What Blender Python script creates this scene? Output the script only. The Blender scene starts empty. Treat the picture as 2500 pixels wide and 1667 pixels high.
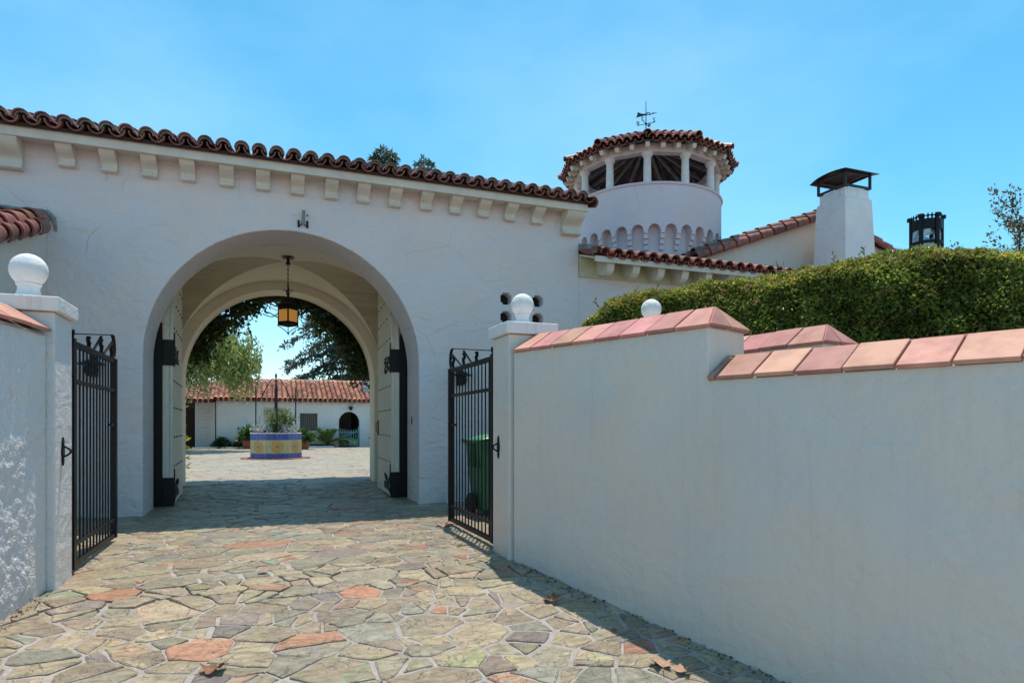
import bpy, math, random
import numpy as np
from mathutils import Vector, Matrix, noise
from mathutils.geometry import delaunay_2d_cdt

random.seed(7); np.random.seed(7)
R = math.radians
C = bpy.context.scene.collection
scene = bpy.context.scene

# ---------------------------------------------------------------- camera, sky, sun, exposure
cam_data = bpy.data.cameras.new('camera')
cam_data.sensor_width = 36.0
cam_data.lens = 22.65
cam_data.shift_y = 0.0825
cam_data.clip_end = 2000.0
cam = bpy.data.objects.new('camera', cam_data)
cam.location = (0, 0, 1.1)
cam.rotation_euler = (R(90), 0, R(-21))
C.objects.link(cam)
scene.camera = cam

SUN_HEADING, SUN_ELEV = 24.0, 77.0        # degrees clockwise from +Y, degrees up
world = bpy.data.worlds.new('World')
scene.world = world
world.use_nodes = True
nt = world.node_tree
bg = nt.nodes['Background']
sky = nt.nodes.new('ShaderNodeTexSky')
sky.sky_type = 'NISHITA'
sky.sun_disc = False
sky.sun_elevation = R(SUN_ELEV)
sky.sun_rotation = R(SUN_HEADING)
sky.altitude = 0.0
sky.air_density = 1.0
sky.dust_density = 0.3
sky.ozone_density = 2.5
hsv = nt.nodes.new('ShaderNodeHueSaturation')
hsv.inputs['Hue'].default_value = 0.472
hsv.inputs['Saturation'].default_value = 1.3
nt.links.new(sky.outputs[0], hsv.inputs['Color'])
tc = nt.nodes.new('ShaderNodeTexCoord')                       # faint high haze
mpn = nt.nodes.new('ShaderNodeMapping'); mpn.inputs['Scale'].default_value = (1.0, 1.0, 2.2)
nz = nt.nodes.new('ShaderNodeTexNoise'); nz.inputs['Scale'].default_value = 1.6; nz.inputs['Detail'].default_value = 6; nz.inputs['Roughness'].default_value = 0.55
rg = nt.nodes.new('ShaderNodeMapRange'); rg.inputs['From Min'].default_value = 0.42; rg.inputs['From Max'].default_value = 0.75; rg.inputs['To Max'].default_value = 0.22
mxw = nt.nodes.new('ShaderNodeMix'); mxw.data_type = 'RGBA'; mxw.inputs['B'].default_value = (4.6, 6.2, 7.6, 1)
nt.links.new(tc.outputs['Generated'], mpn.inputs['Vector']); nt.links.new(mpn.outputs[0], nz.inputs['Vector'])
nt.links.new(nz.outputs['Fac'], rg.inputs['Value']); nt.links.new(rg.outputs['Result'], mxw.inputs['Factor'])
nt.links.new(hsv.outputs[0], mxw.inputs['A'])
nt.links.new(mxw.outputs['Result'], bg.inputs[0])
bg.inputs[1].default_value = 0.15
sd = bpy.data.lights.new('sun', 'SUN')
sd.energy = 3.7
sd.angle = R(0.53)
sd.color = (1.0, 0.92, 0.80)
so = bpy.data.objects.new('sun', sd)
sv = Vector((math.sin(R(SUN_HEADING)) * math.cos(R(SUN_ELEV)), math.cos(R(SUN_HEADING)) * math.cos(R(SUN_ELEV)), math.sin(R(SUN_ELEV))))
so.rotation_euler = (-sv).to_track_quat('-Z', 'Y').to_euler()
so.location = (0, 0, 30)
C.objects.link(so)
scene.view_settings.view_transform = 'Standard'
scene.view_settings.look = 'None'
scene.view_settings.exposure = 0.43
scene.view_settings.gamma = 1.0
scene.cycles.use_denoising = True
scene.cycles.max_bounces = 10
scene.cycles.diffuse_bounces = 6

# ---------------------------------------------------------------- mesh helpers
def wm(o):
    M = o.matrix_basis.copy()
    return wm(o.parent) @ o.matrix_parent_inverse @ M if o.parent else M

def set_parent(o, parent):
    if parent is not None:
        o.parent = parent
        o.matrix_parent_inverse = wm(parent).inverted()

def tag(o, label=None, cat=None, group=None, kind=None):
    if label: o['label'] = label
    if cat: o['category'] = cat
    if group: o['group'] = group
    if kind: o['kind'] = kind
    return o

def thing(name, loc, label, cat, group=None):
    o = bpy.data.objects.new(name, None)
    o.empty_display_size = 0.2
    o.location = loc
    C.objects.link(o)
    return tag(o, label, cat, group)

def inst(name, mesh, M, parent=None):
    o = bpy.data.objects.new(name, mesh)
    C.objects.link(o)
    o.matrix_basis = M
    set_parent(o, parent)
    return o

def frame(o, x, y, z):
    """matrix with origin o and axes x, y, z"""
    M = Matrix.Identity(4)
    for i, a in enumerate((x, y, z)):
        for j in range(3):
            M[j][i] = a[j]
    for j in range(3):
        M[j][3] = o[j]
    return M

class MB:
    def __init__(self):
        self.v, self.f, self.c = [], [], []
        self.col = None
    def add(self, verts, faces):
        n = len(self.v)
        self.v.extend([tuple(p) for p in verts])
        self.f.extend([tuple(i + n for i in f) for f in faces])
        if self.col is not None:
            self.c.extend([self.col] * len(verts))
        return self
    def box(self, p0, p1, M=None):
        (a, b, c), (d, e, f) = p0, p1
        vs = [Vector(p) for p in ((a,b,c),(d,b,c),(d,e,c),(a,e,c),(a,b,f),(d,b,f),(d,e,f),(a,e,f))]
        if M: vs = [M @ p for p in vs]
        return self.add(vs, [(0,3,2,1),(4,5,6,7),(0,1,5,4),(1,2,6,5),(2,3,7,6),(3,0,4,7)])
    def bar(self, p0, p1, w, h=None, up=(0,0,1)):
        """rectangular bar from p0 to p1, w across, h along up"""
        h = h or w
        p0, p1 = Vector(p0), Vector(p1)
        y = (p1 - p0); L = y.length; y = y / L
        up = Vector(up)
        if abs(y.dot(up)) > 0.98: up = Vector((1, 0, 0))
        x = y.cross(up).normalized(); z = x.cross(y)
        return self.box((-w/2, 0, -h/2), (w/2, L, h/2), frame(p0, x, y, z))
    def tube(self, pts, r, n=6, closed=False, caps=True):
        pts = [Vector(p) for p in pts]
        m = len(pts)
        rs = r if isinstance(r, (list, tuple)) else [r] * m
        t0 = (pts[1] - pts[0]).normalized()
        ref = Vector((0, 0, 1)) if abs(t0.z) < 0.9 else Vector((1, 0, 0))
        nx = t0.cross(ref).normalized()
        vs = []
        for i, p in enumerate(pts):
            a = pts[(i - 1) % m] if (closed or i > 0) else p
            b = pts[(i + 1) % m] if (closed or i < m - 1) else p
            t = (b - a).normalized()
            nx = (nx - t * nx.dot(t))
            nx = nx.normalized() if nx.length > 1e-6 else t.orthogonal().normalized()
            ny = t.cross(nx)
            for k in range(n):
                ang = 2 * math.pi * k / n
                vs.append(p + (nx * math.cos(ang) + ny * math.sin(ang)) * rs[i])
        fs = []
        for i in range(m if closed else m - 1):
            for k in range(n):
                a, b = i * n + k, i * n + (k + 1) % n
                c, d = ((i + 1) % m) * n + (k + 1) % n, ((i + 1) % m) * n + k
                fs.append((a, b, c, d))
        if caps and not closed:
            fs.append(tuple(range(n - 1, -1, -1)))
            fs.append(tuple((m - 1) * n + k for k in range(n)))
        return self.add(vs, fs)
    def cyl(self, p0, p1, r0, r1=None, n=12):
        return self.tube([p0, p1], [r0, r0 if r1 is None else r1], n)
    def lathe(self, prof, c=(0, 0, 0), n=24, a0=0.0, a1=None):
        full = a1 is None
        m = n if full else n + 1
        a1 = a0 + 2 * math.pi if full else a1
        vs = []
        for (r, z) in prof:
            for k in range(m):
                a = a0 + (a1 - a0) * k / n
                vs.append((c[0] + r * math.cos(a), c[1] + r * math.sin(a), c[2] + z))
        fs = []
        for i in range(len(prof) - 1):
            for k in range(n):
                k2 = (k + 1) % m
                fs.append((i * m + k, i * m + k2, (i + 1) * m + k2, (i + 1) * m + k))
        return self.add(vs, fs)
    def slab(self, poly, thick, down=None):
        """prism: poly (3d, planar) is the top, extruded by thick along down"""
        poly = [Vector(p) for p in poly]
        if down is None:
            nrm = (poly[1] - poly[0]).cross(poly[2] - poly[0]).normalized()
            down = -nrm
        n = len(poly)
        bot = [p + Vector(down) * thick for p in poly]
        fs = [tuple(range(n)), tuple(n + i for i in range(n - 1, -1, -1))]
        fs += [(i, n + i, n + (i + 1) % n, (i + 1) % n) for i in range(n)]
        return self.add(poly + bot, fs)
    def prism(self, outline, holes, fn, d0, d1):
        """2d outline with holes, extruded from d0 to d1; fn(x, y, d) -> 3d"""
        loops = [outline] + list(holes)
        vs, es = [], []
        for lp in loops:
            n0 = len(vs)
            vs += [Vector((p[0], p[1])) for p in lp]
            es += [(n0 + i, n0 + (i + 1) % len(lp)) for i in range(len(lp))]
        ov, oe, of, _, _, _ = delaunay_2d_cdt(vs, es, [], 0, 1e-6)
        def inside(lp, x, y):
            r_ = False
            for i in range(len(lp)):
                (xa, ya), (xb, yb) = lp[i][:2], lp[(i + 1) % len(lp)][:2]
                if (ya > y) != (yb > y) and x < xa + (y - ya) * (xb - xa) / (yb - ya): r_ = not r_
            return r_
        def keep(f):
            x, y = sum(ov[i].x for i in f) / len(f), sum(ov[i].y for i in f) / len(f)
            return inside(outline, x, y) and not any(inside(h, x, y) for h in holes)
        of = [f for f in of if keep(f)]
        a = [fn(p.x, p.y, d0) for p in ov]
        b = [fn(p.x, p.y, d1) for p in ov]
        n = len(ov)
        self.add(a, [tuple(f) for f in of])
        self.add(b, [tuple(reversed(f)) for f in of])
        for lp in loops:
            m = len(lp)
            s = [fn(p[0], p[1], d0) for p in lp] + [fn(p[0], p[1], d1) for p in lp]
            self.add(s, [(i, m + i, m + (i + 1) % m, (i + 1) % m) for i in range(m)])
        return self
    def mesh(self, name, mat=None, smooth=None):
        me = bpy.data.meshes.new(name)
        me.from_pydata(self.v, [], self.f)
        if self.c:
            at = me.color_attributes.new('col', 'FLOAT_COLOR', 'POINT')
            at.data.foreach_set('color', np.array([tuple(c) + (1.0,) for c in self.c], dtype=np.float32).ravel())
        if mat: me.materials.append(mat)
        me.update()
        import bmesh
        bm = bmesh.new(); bm.from_mesh(me)
        bmesh.ops.remove_doubles(bm, verts=bm.verts, dist=1e-5)
        bmesh.ops.recalc_face_normals(bm, faces=bm.faces)
        bm.to_mesh(me); bm.free()
        if smooth is not None:
            me.polygons.foreach_set('use_smooth', [True] * len(me.polygons))
            me.set_sharp_from_angle(angle=R(smooth))
        return me
    def build(self, name, mat=None, parent=None, smooth=None, bevel=0, M=None):
        o = inst(name, self.mesh(name, mat, smooth), M or Matrix.Identity(4), parent)
        if bevel:
            m = o.modifiers.new('bevel', 'BEVEL'); m.width = bevel; m.segments = 2
            m.limit_method = 'ANGLE'; m.angle_limit = R(40)
        return o

def arch_path(cx, r, zs, z0=0.0, n=40):
    """opening outline from bottom left, up and round to bottom right (x, z)"""
    pts = [(cx - r, z0), (cx - r, zs)]
    pts += [(cx - r * math.cos(math.pi * k / n), zs + r * math.sin(math.pi * k / n)) for k in range(1, n)]
    pts += [(cx + r, zs), (cx + r, z0)]
    return pts

def XZ(y0=0):                      # map (x, z, depth along +Y)
    return lambda x, z, d: (x, y0 + d, z)

# ---------------------------------------------------------------- materials
def newmat(name):
    m = bpy.data.materials.new(name); m.use_nodes = True
    t = m.node_tree
    b = t.nodes['Principled BSDF']
    return m, t, b

def N(t, kind, **kw):
    n = t.nodes.new(kind)
    for k, v in kw.items(): setattr(n, k, v)
    return n

def mixc(t, fac, a, b, mode='MIX'):
    n = N(t, 'ShaderNodeMix', data_type='RGBA', blend_type=mode)
    for sock, val in ((n.inputs['Factor'], fac), (n.inputs['A'], a), (n.inputs['B'], b)):
        if hasattr(val, 'is_linked') or hasattr(val, 'links'):
            t.links.new(val, sock)
        elif sock.name == 'Factor':
            sock.default_value = val
        else:
            sock.default_value = tuple(val) + (1.0,) if len(val) == 3 else val
    return n.outputs['Result']

def ramp(t, val, lo, hi):
    n = N(t, 'ShaderNodeMapRange'); n.inputs['From Min'].default_value = lo; n.inputs['From Max'].default_value = hi
    t.links.new(val, n.inputs['Value']); return n.outputs['Result']

def coords(t, mode='pos', scale=(1, 1, 1)):
    if mode == 'pos':
        out = N(t, 'ShaderNodeNewGeometry').outputs['Position']
    else:
        out = N(t, 'ShaderNodeTexCoord').outputs['Object']
    if tuple(scale) != (1, 1, 1):
        mp = N(t, 'ShaderNodeMapping'); mp.inputs['Scale'].default_value = scale
        t.links.new(out, mp.inputs['Vector']); out = mp.outputs['Vector']
    return out

def noise_tex(t, co, scale, detail=4, rough=0.55, dist=0.0):
    n = N(t, 'ShaderNodeTexNoise'); n.inputs['Scale'].default_value = scale
    n.inputs['Detail'].default_value = detail; n.inputs['Roughness'].default_value = rough; n.inputs['Distortion'].default_value = dist
    t.links.new(co, n.inputs['Vector']); return n.outputs['Fac']

def bump(t, b, layers, dist=1.0):
    """layers: list of (height output, strength in metres)"""
    prev = None
    for h, d in layers:
        n = N(t, 'ShaderNodeBump'); n.inputs['Strength'].default_value = 1.0; n.inputs['Distance'].default_value = d * dist
        t.links.new(h, n.inputs['Height'])
        if prev: t.links.new(prev, n.inputs['Normal'])
        prev = n.outputs['Normal']
    t.links.new(prev, b.inputs['Normal'])

def mat(name, c1, c2=None, nscale=6.0, rough=0.8, metal=0.0, bumps=(), rnd=0.0, mode='pos', spec=0.3, attr=False, lo=0.35, hi=0.65, stretch=(1,1,1), hue=0.0):
    m, t, b = newmat(name)
    co = coords(t, mode, stretch)
    if attr:
        a = N(t, 'ShaderNodeVertexColor'); a.layer_name = 'col'
        base = a.outputs['Color']
        if c2: base = mixc(t, 1.0, base, mixc(t, ramp(t, noise_tex(t, co, nscale), lo, hi), (1,1,1), c2), 'MULTIPLY')
    elif c2:
        base = mixc(t, ramp(t, noise_tex(t, co, nscale), lo, hi), c1, c2)
    else:
        base = mixc(t, 0.0, c1, c1)
    if rnd or hue:
        oi = N(t, 'ShaderNodeObjectInfo')
        hs = N(t, 'ShaderNodeHueSaturation')
        v = N(t, 'ShaderNodeMapRange'); v.inputs['To Min'].default_value = 1 - rnd; v.inputs['To Max'].default_value = 1 + rnd
        t.links.new(oi.outputs['Random'], v.inputs['Value']); t.links.new(v.outputs['Result'], hs.inputs['Value'])
        if hue:
            w = N(t, 'ShaderNodeTexWhiteNoise', noise_dimensions='1D'); t.links.new(oi.outputs['Random'], w.inputs['W'])
            h = N(t, 'ShaderNodeMapRange'); h.inputs['To Min'].default_value = 0.5 - hue; h.inputs['To Max'].default_value = 0.5 + hue
            t.links.new(w.outputs['Value'], h.inputs['Value']); t.links.new(h.outputs['Result'], hs.inputs['Hue'])
        t.links.new(base, hs.inputs['Color']); base = hs.outputs['Color']
    t.links.new(base, b.inputs['Base Color'])
    b.inputs['Roughness'].default_value = rough
    b.inputs['Metallic'].default_value = metal
    b.inputs['Specular IOR Level'].default_value = spec
    if bumps:
        bump(t, b, [(noise_tex(t, co, s, 3), d) for s, d in bumps])
    return m

def stucco(name, c=(0.80, 0.79, 0.76), trowel=0.010, fine=0.002, streak=0.0, tscale=3.5, crack=1.0):
    m, t, b = newmat(name)
    co = coords(t)
    big = noise_tex(t, co, 0.9, 5, 0.6)
    base = mixc(t, ramp(t, big, 0.35, 0.7), c, (c[0]*0.93, c[1]*0.925, c[2]*0.92))
    base = mixc(t, 1.0, base, mixc(t, ramp(t, noise_tex(t, co, 1.7, 3, 0.5, 0.5), 0.3, 0.7), (1.04, 0.995, 0.94), (0.95, 1.0, 1.045)), 'MULTIPLY')
    grime = ramp(t, noise_tex(t, co, 7.0, 6, 0.7), 0.62, 0.80)
    base = mixc(t, grime, base, (c[0]*0.86, c[1]*0.85, c[2]*0.82))
    if streak:
        st = noise_tex(t, coords(t, 'pos', (14, 14, 0.8)), 1.0, 4, 0.65)
        base = mixc(t, 1.0, base, mixc(t, ramp(t, st, 0.55, 0.85), (1,1,1), (1-streak,)*3), 'MULTIPLY')
    wob = N(t, 'ShaderNodeMix', data_type='VECTOR'); wob.inputs['Factor'].default_value = 0.12
    nzc = N(t, 'ShaderNodeTexNoise'); nzc.inputs['Scale'].default_value = 2.2; nzc.inputs['Detail'].default_value = 5; t.links.new(co, nzc.inputs['Vector'])
    t.links.new(co, wob.inputs['A']); t.links.new(nzc.outputs['Color'], wob.inputs['B'])
    vc = N(t, 'ShaderNodeTexVoronoi', feature='DISTANCE_TO_EDGE'); vc.inputs['Scale'].default_value = 0.9; t.links.new(wob.outputs['Result'], vc.inputs['Vector'])
    mm = N(t, 'ShaderNodeMath', operation='MULTIPLY'); t.links.new(ramp(t, vc.outputs['Distance'], 0.004, 0.001), mm.inputs[0]); t.links.new(ramp(t, noise_tex(t, co, 1.1, 2), 0.50, 0.62), mm.inputs[1])
    kc = 1 - 0.27 * crack
    base = mixc(t, mm.outputs[0], base, (c[0]*kc, c[1]*kc, c[2]*kc))
    spots = N(t, 'ShaderNodeTexVoronoi'); spots.inputs['Scale'].default_value = 2.6; t.links.new(co, spots.inputs['Vector'])
    base = mixc(t, ramp(t, spots.outputs['Distance'], 0.022, 0.012), base, (0.25, 0.22, 0.19))
    t.links.new(base, b.inputs['Base Color'])
    b.inputs['Roughness'].default_value = 0.85
    b.inputs['Specular IOR Level'].default_value = 0.2
    tw = noise_tex(t, coords(t, 'pos', (1, 1, 1.8)), tscale, 3, 0.5, 0.8)
    bump(t, b, [(tw, trowel), (noise_tex(t, co, 14, 3, 0.5), trowel * 0.45), (noise_tex(t, co, 90, 2), fine)])
    return m

M_FACADE = stucco('facade_stucco', (0.69, 0.615, 0.61), trowel=0.032, fine=0.003)
M_SMOOTH = stucco('smooth_stucco', (0.69, 0.615, 0.545), trowel=0.026, fine=0.0018, streak=0.09, tscale=1.6, crack=0.25)
M_ROUGH = stucco('rough_stucco', (0.70, 0.67, 0.66), trowel=0.02, fine=0.006)
M_TOWER = stucco('tower_stucco', (0.68, 0.60, 0.64), trowel=0.012, fine=0.003)
M_INNER = stucco('passage_plaster', (0.80, 0.70, 0.56), trowel=0.02, fine=0.002)
M_CAPST = stucco('pier_cap_stucco', (0.76, 0.73, 0.71), trowel=0.012, fine=0.003, streak=0.22, tscale=6)
M_WHITE = mat('white_paint', (0.72, 0.69, 0.68), (0.64, 0.61, 0.60), 4, 0.6, bumps=((30, 0.002),))
M_TRIM = mat('cream_trim_paint', (0.66, 0.60, 0.52), (0.57, 0.52, 0.45), 5, 0.6, bumps=((25, 0.003),))
M_TILE = mat('terracotta_tile', (0.32, 0.10, 0.065), (0.13, 0.05, 0.04), 9, 0.5, bumps=((40, 0.003),), rnd=0.35, hue=0.012, mode='obj', spec=0.5)
M_TILES = mat('terracotta_tiles', (1, 1, 1), (0.55, 0.5, 0.5), 9, 0.55, bumps=((40, 0.003),), attr=True, spec=0.5)
M_OLDTILE = mat('weathered_tile', (0.52, 0.23, 0.14), (0.28, 0.12, 0.085), 6, 0.75, bumps=((40, 0.003),), rnd=0.4, hue=0.015, mode='obj')
M_COPING = mat('coping_tile', (0.54, 0.25, 0.20), (0.40, 0.17, 0.135), 7, 0.7, bumps=((60, 0.0015), (9, 0.006)), rnd=0.2, hue=0.02, mode='pos', lo=0.42, hi=0.72)
M_MORTAR = mat('mortar', (0.50, 0.46, 0.40), (0.36, 0.33, 0.29), 12, 0.9, bumps=((60, 0.004),))
M_CEMENT = mat('grey_cement', (0.30, 0.295, 0.29), (0.17, 0.17, 0.17), 8, 0.9, bumps=((20, 0.02),))
M_IRON = mat('black_iron', (0.006, 0.006, 0.008), (0.012, 0.010, 0.010), 20, 0.45, spec=0.22, bumps=((70, 0.001),))
M_GREYWOOD = mat('aged_grey_wood', (0.32, 0.31, 0.30), (0.22, 0.21, 0.20), 8, 0.8)
M_DKWOOD = mat('dark_stained_wood', (0.07, 0.035, 0.025), (0.035, 0.02, 0.016), 8, 0.7, stretch=(6, 1, 6))
M_SOFFIT = mat('soffit_boards', (0.085, 0.08, 0.08), (0.05, 0.048, 0.048), 8, 0.8)
M_DOOR = mat('cream_door_paint', (0.72, 0.66, 0.54), (0.60, 0.54, 0.43), 5, 0.55, bumps=((18, 0.002),), stretch=(8, 8, 1))

# ---------------------------------------------------------------- ground and flagstones
def zg(y):
    t = 5.1 - y
    if t <= 0: return 0.0
    if t < 0.4: return -0.145 * t * t / 0.8
    if t < 9: return -0.145 * (t - 0.2)
    return -0.145 * 8.8

m, t, b = newmat('mortar_ground')
co = coords(t)
base = mixc(t, ramp(t, noise_tex(t, co, 5, 5), 0.35, 0.65), (0.40, 0.36, 0.335), (0.27, 0.24, 0.215))
base = mixc(t, ramp(t, noise_tex(t, co, 60, 3), 0.5, 0.75), base, (0.45, 0.405, 0.39))
t.links.new(base, b.inputs['Base Color']); b.inputs['Roughness'].default_value = 0.95; b.inputs['Specular IOR Level'].default_value = 0.1
bump(t, b, [(noise_tex(t, co, 25, 4), 0.012), (noise_tex(t, co, 150, 2), 0.004)])
M_GROUND = m

g = MB()
ys = [-250, -60, -20] + [-4 + 0.5 * k for k in range(18)] + [5.1, 6, 9, 14, 20, 28, 36, 60, 120, 400]
xs = [-300, -60, -20, -8, -4, 0, 4, 8, 20, 60, 300]
vs = [(x, y, zg(y)) for y in ys for x in xs]
nx = len(xs)
g.add(vs, [(j*nx+i, j*nx+i+1, (j+1)*nx+i+1, (j+1)*nx+i) for j in range(len(ys)-1) for i in range(nx-1)])
ground = g.build('ground', M_GROUND, smooth=30)
tag(ground, 'pale mortar ground of the driveway and courtyard under the flagstones', 'ground', kind='structure')

m, t, b = newmat('flagstone')
co = coords(t)
a1 = N(t, 'ShaderNodeVertexColor'); a1.layer_name = 'col'
a2 = N(t, 'ShaderNodeVertexColor'); a2.layer_name = 'col2'
patch = ramp(t, noise_tex(t, co, 4.5, 5, 0.6, 0.6), 0.50, 0.58)
base = mixc(t, patch, a1.outputs['Color'], a2.outputs['Color'])
vein = noise_tex(t, coords(t, 'pos', (1, 2.2, 1)), 9, 6, 0.7, 1.2)
base = mixc(t, 1.0, base, mixc(t, ramp(t, vein, 0.3, 0.7), (0.56, 0.53, 0.49), (1.26, 1.23, 1.16)), 'MULTIPLY')
crk = N(t, 'ShaderNodeTexNoise'); crk.inputs['Scale'].default_value = 6; crk.inputs['Detail'].default_value = 8; crk.inputs['Distortion'].default_value = 1.5
t.links.new(co, crk.inputs['Vector'])
rid = N(t, 'ShaderNodeMath', operation='ABSOLUTE'); sb = N(t, 'ShaderNodeMath', operation='SUBTRACT'); sb.inputs[1].default_value = 0.5
t.links.new(crk.outputs['Fac'], sb.inputs[0]); t.links.new(sb.outputs[0], rid.inputs[0])
base = mixc(t, ramp(t, rid.outputs[0], 0.014, 0.0), base, (0.085, 0.075, 0.065))
t.links.new(base, b.inputs['Base Color']); b.inputs['Roughness'].default_value = 0.42; b.inputs['Specular IOR Level'].default_value = 0.45
bump(t, b, [(vein, 0.016), (crk.outputs['Fac'], 0.010), (noise_tex(t, co, 70, 3), 0.003)])
M_STONE = m

STONE_COLS = [((0.385, 0.335, 0.245), 30), ((0.43, 0.375, 0.275), 22), ((0.34, 0.325, 0.255), 20), ((0.31, 0.32, 0.275), 7), ((0.36, 0.305, 0.24), 16),
              ((0.47, 0.40, 0.29), 8), ((0.50, 0.28, 0.185), 3.6), ((0.44, 0.23, 0.17), 2.2), ((0.28, 0.245, 0.245), 5), ((0.26, 0.31, 0.295), 1)]
def pick_col(rng):
    w = rng.random() * sum(c[1] for c in STONE_COLS)
    for c, k in STONE_COLS:
        w -= k
        if w <= 0: break
    f = 0.70 + 0.32 * rng.random()
    return (c[0] * f * 1.045, c[1] * f * 0.99, c[2] * f * 0.95)

def voronoi_cells(x0, x1, y0, y1, rmin, rmax, tries, rng, keep, split=0.4):
    """power diagram of uneven seeds: list of polygons with joint gaps"""
    AX = 1.38
    cell = rmax * 2
    grid = {}
    seeds = []
    def near(x, y, rad):
        k = int(rad / cell) + 1
        gx, gy = int(x // cell), int(y // cell)
        for i in range(gx - k, gx + k + 1):
            for j in range(gy - k, gy + k + 1):
                for s in grid.get((i, j), ()): yield s
    for _ in range(tries):
        x, y = rng.uniform(x0, x1) / AX, rng.uniform(y0, y1)
        r = rmin + (rmax - rmin) * rng.random() ** 1.7
        if all((x - s[0])**2 + (y - s[1])**2 > ((r + s[2]) * 0.97)**2 for s in near(x, y, r + rmax)):
            s = (x, y, r); seeds.append(s); grid.setdefault((int(x // cell), int(y // cell)), []).append(s)
    out = []
    for (x, y, r) in seeds:
        if not keep(x * AX, y): continue
        L = rmax * 2.4
        poly = [(x - L, y - L), (x + L, y - L), (x + L, y + L), (x - L, y + L)]
        gap = rng.choice((0.004, 0.007, 0.010, 0.016))
        for s in near(x, y, r + rmax * 3):
            dx, dy = s[0] - x, s[1] - y
            d = math.hypot(dx, dy)
            if d < 1e-6 or d > r + rmax * 3.2: continue
            dist = d / 2 + (r * r - s[2] * s[2]) / (2 * d) - gap
            nx_, ny_ = dx / d, dy / d
            new = []
            for i in range(len(poly)):
                p, q = poly[i], poly[(i + 1) % len(poly)]
                a = (p[0] - x) * nx_ + (p[1] - y) * ny_ - dist
                c = (q[0] - x) * nx_ + (q[1] - y) * ny_ - dist
                if a <= 0: new.append(p)
                if a * c < 0:
                    f = a / (a - c); new.append((p[0] + (q[0] - p[0]) * f, p[1] + (q[1] - p[1]) * f))
            poly = new
            if len(poly) < 3: break
        if len(poly) < 3: continue
        poly = [(px * AX, py) for px, py in poly]
        pieces = [poly]
        if rng.random() < split and poly_area(poly) > 0.02:            # broken slabs: cut some cells in two
            cx, cy = sum(p[0] for p in poly) / len(poly), sum(p[1] for p in poly) / len(poly)
            cx += rng.uniform(-.04, .04); cy += rng.uniform(-.04, .04)
            an = rng.uniform(0, math.pi); ux, uy = math.cos(an), math.sin(an)
            pieces = []
            for sg in (-1, 1):
                gp = rng.uniform(0.005, 0.012)
                new = []
                for i in range(len(poly)):
                    p, q = poly[i], poly[(i + 1) % len(poly)]
                    a = sg * ((p[0] - cx) * ux + (p[1] - cy) * uy) + gp
                    c = sg * ((q[0] - cx) * ux + (q[1] - cy) * uy) + gp
                    if a <= 0: new.append(p)
                    if a * c < 0:
                        f = a / (a - c); new.append((p[0] + (q[0] - p[0]) * f, p[1] + (q[1] - p[1]) * f))
                if len(new) >= 3: pieces.append(new)
        for pc in pieces:
            cx, cy = sum(p[0] for p in pc) / len(pc), sum(p[1] for p in pc) / len(pc)
            out.append((pc, cx, cy))
    return out

def poly_area(p):
    return abs(sum(p[i][0] * p[(i+1) % len(p)][1] - p[(i+1) % len(p)][0] * p[i][1] for i in range(len(p)))) / 2

def stone_geo(poly, rng, step, jit):
    """uneven slab outline -> rings of verts and faces"""
    pts = []
    n = len(poly)
    for i in range(n):
        p, q = poly[i], poly[(i + 1) % n]
        L = math.hypot(q[0] - p[0], q[1] - p[1])
        if L < 0.012: continue
        k = max(1, int(L / step))
        c = min(0.25, 0.006 / L)
        for j in range(k + 1):
            f = c + (1 - 2 * c) * j / k
            pts.append((p[0] + (q[0] - p[0]) * f + rng.uniform(-jit, jit), p[1] + (q[1] - p[1]) * f + rng.uniform(-jit, jit)))
    if len(pts) < 4: return None
    cx, cy = sum(p[0] for p in pts) / len(pts), sum(p[1] for p in pts) / len(pts)
    tl_ = 0.045 if 8.4 < poly[0][1] < 14.5 else 0.016
    tx, ty, h = rng.uniform(-tl_, tl_), rng.uniform(-tl_, tl_), rng.uniform(0.005, 0.012)
    n = len(pts)
    def zz(x, y): return zg(y) + h + tx * (x - cx) + ty * (y - cy)
    vs = [(x, y, zg(y) - 0.01) for x, y in pts] + [(x, y, zz(x, y) - 0.005) for x, y in pts]
    for x, y in pts:
        d = math.hypot(x - cx, y - cy) + 1e-6
        f = max(0.5, 1 - 0.009 / d)
        vs.append((cx + (x - cx) * f, cy + (y - cy) * f, zz(x, y)))
    fs = [(i, (i+1) % n, n + (i+1) % n, n + i) for i in range(n)] + [(n + i, n + (i+1) % n, 2*n + (i+1) % n, 2*n + i) for i in range(n)]
    fs.append(tuple(2 * n + i for i in range(n)))
    return vs, fs

def stone_mesh(name, geos, cols, cols2):
    V, F, c1, c2 = [], [], [], []
    for (vs, fs), a, b2 in zip(geos, cols, cols2):
        n = len(V); V += vs; F += [tuple(i + n for i in f) for f in fs]
        c1 += [tuple(a) + (1,)] * len(vs); c2 += [tuple(b2) + (1,)] * len(vs)
    me = bpy.data.meshes.new(name); me.from_pydata(V, [], F)
    for nm, c in (('col', c1), ('col2', c2)):
        at = me.color_attributes.new(nm, 'FLOAT_COLOR', 'POINT'); at.data.foreach_set('color', np.array(c, dtype=np.float32).ravel())
    me.materials.append(M_STONE); me.update()
    return me

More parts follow.
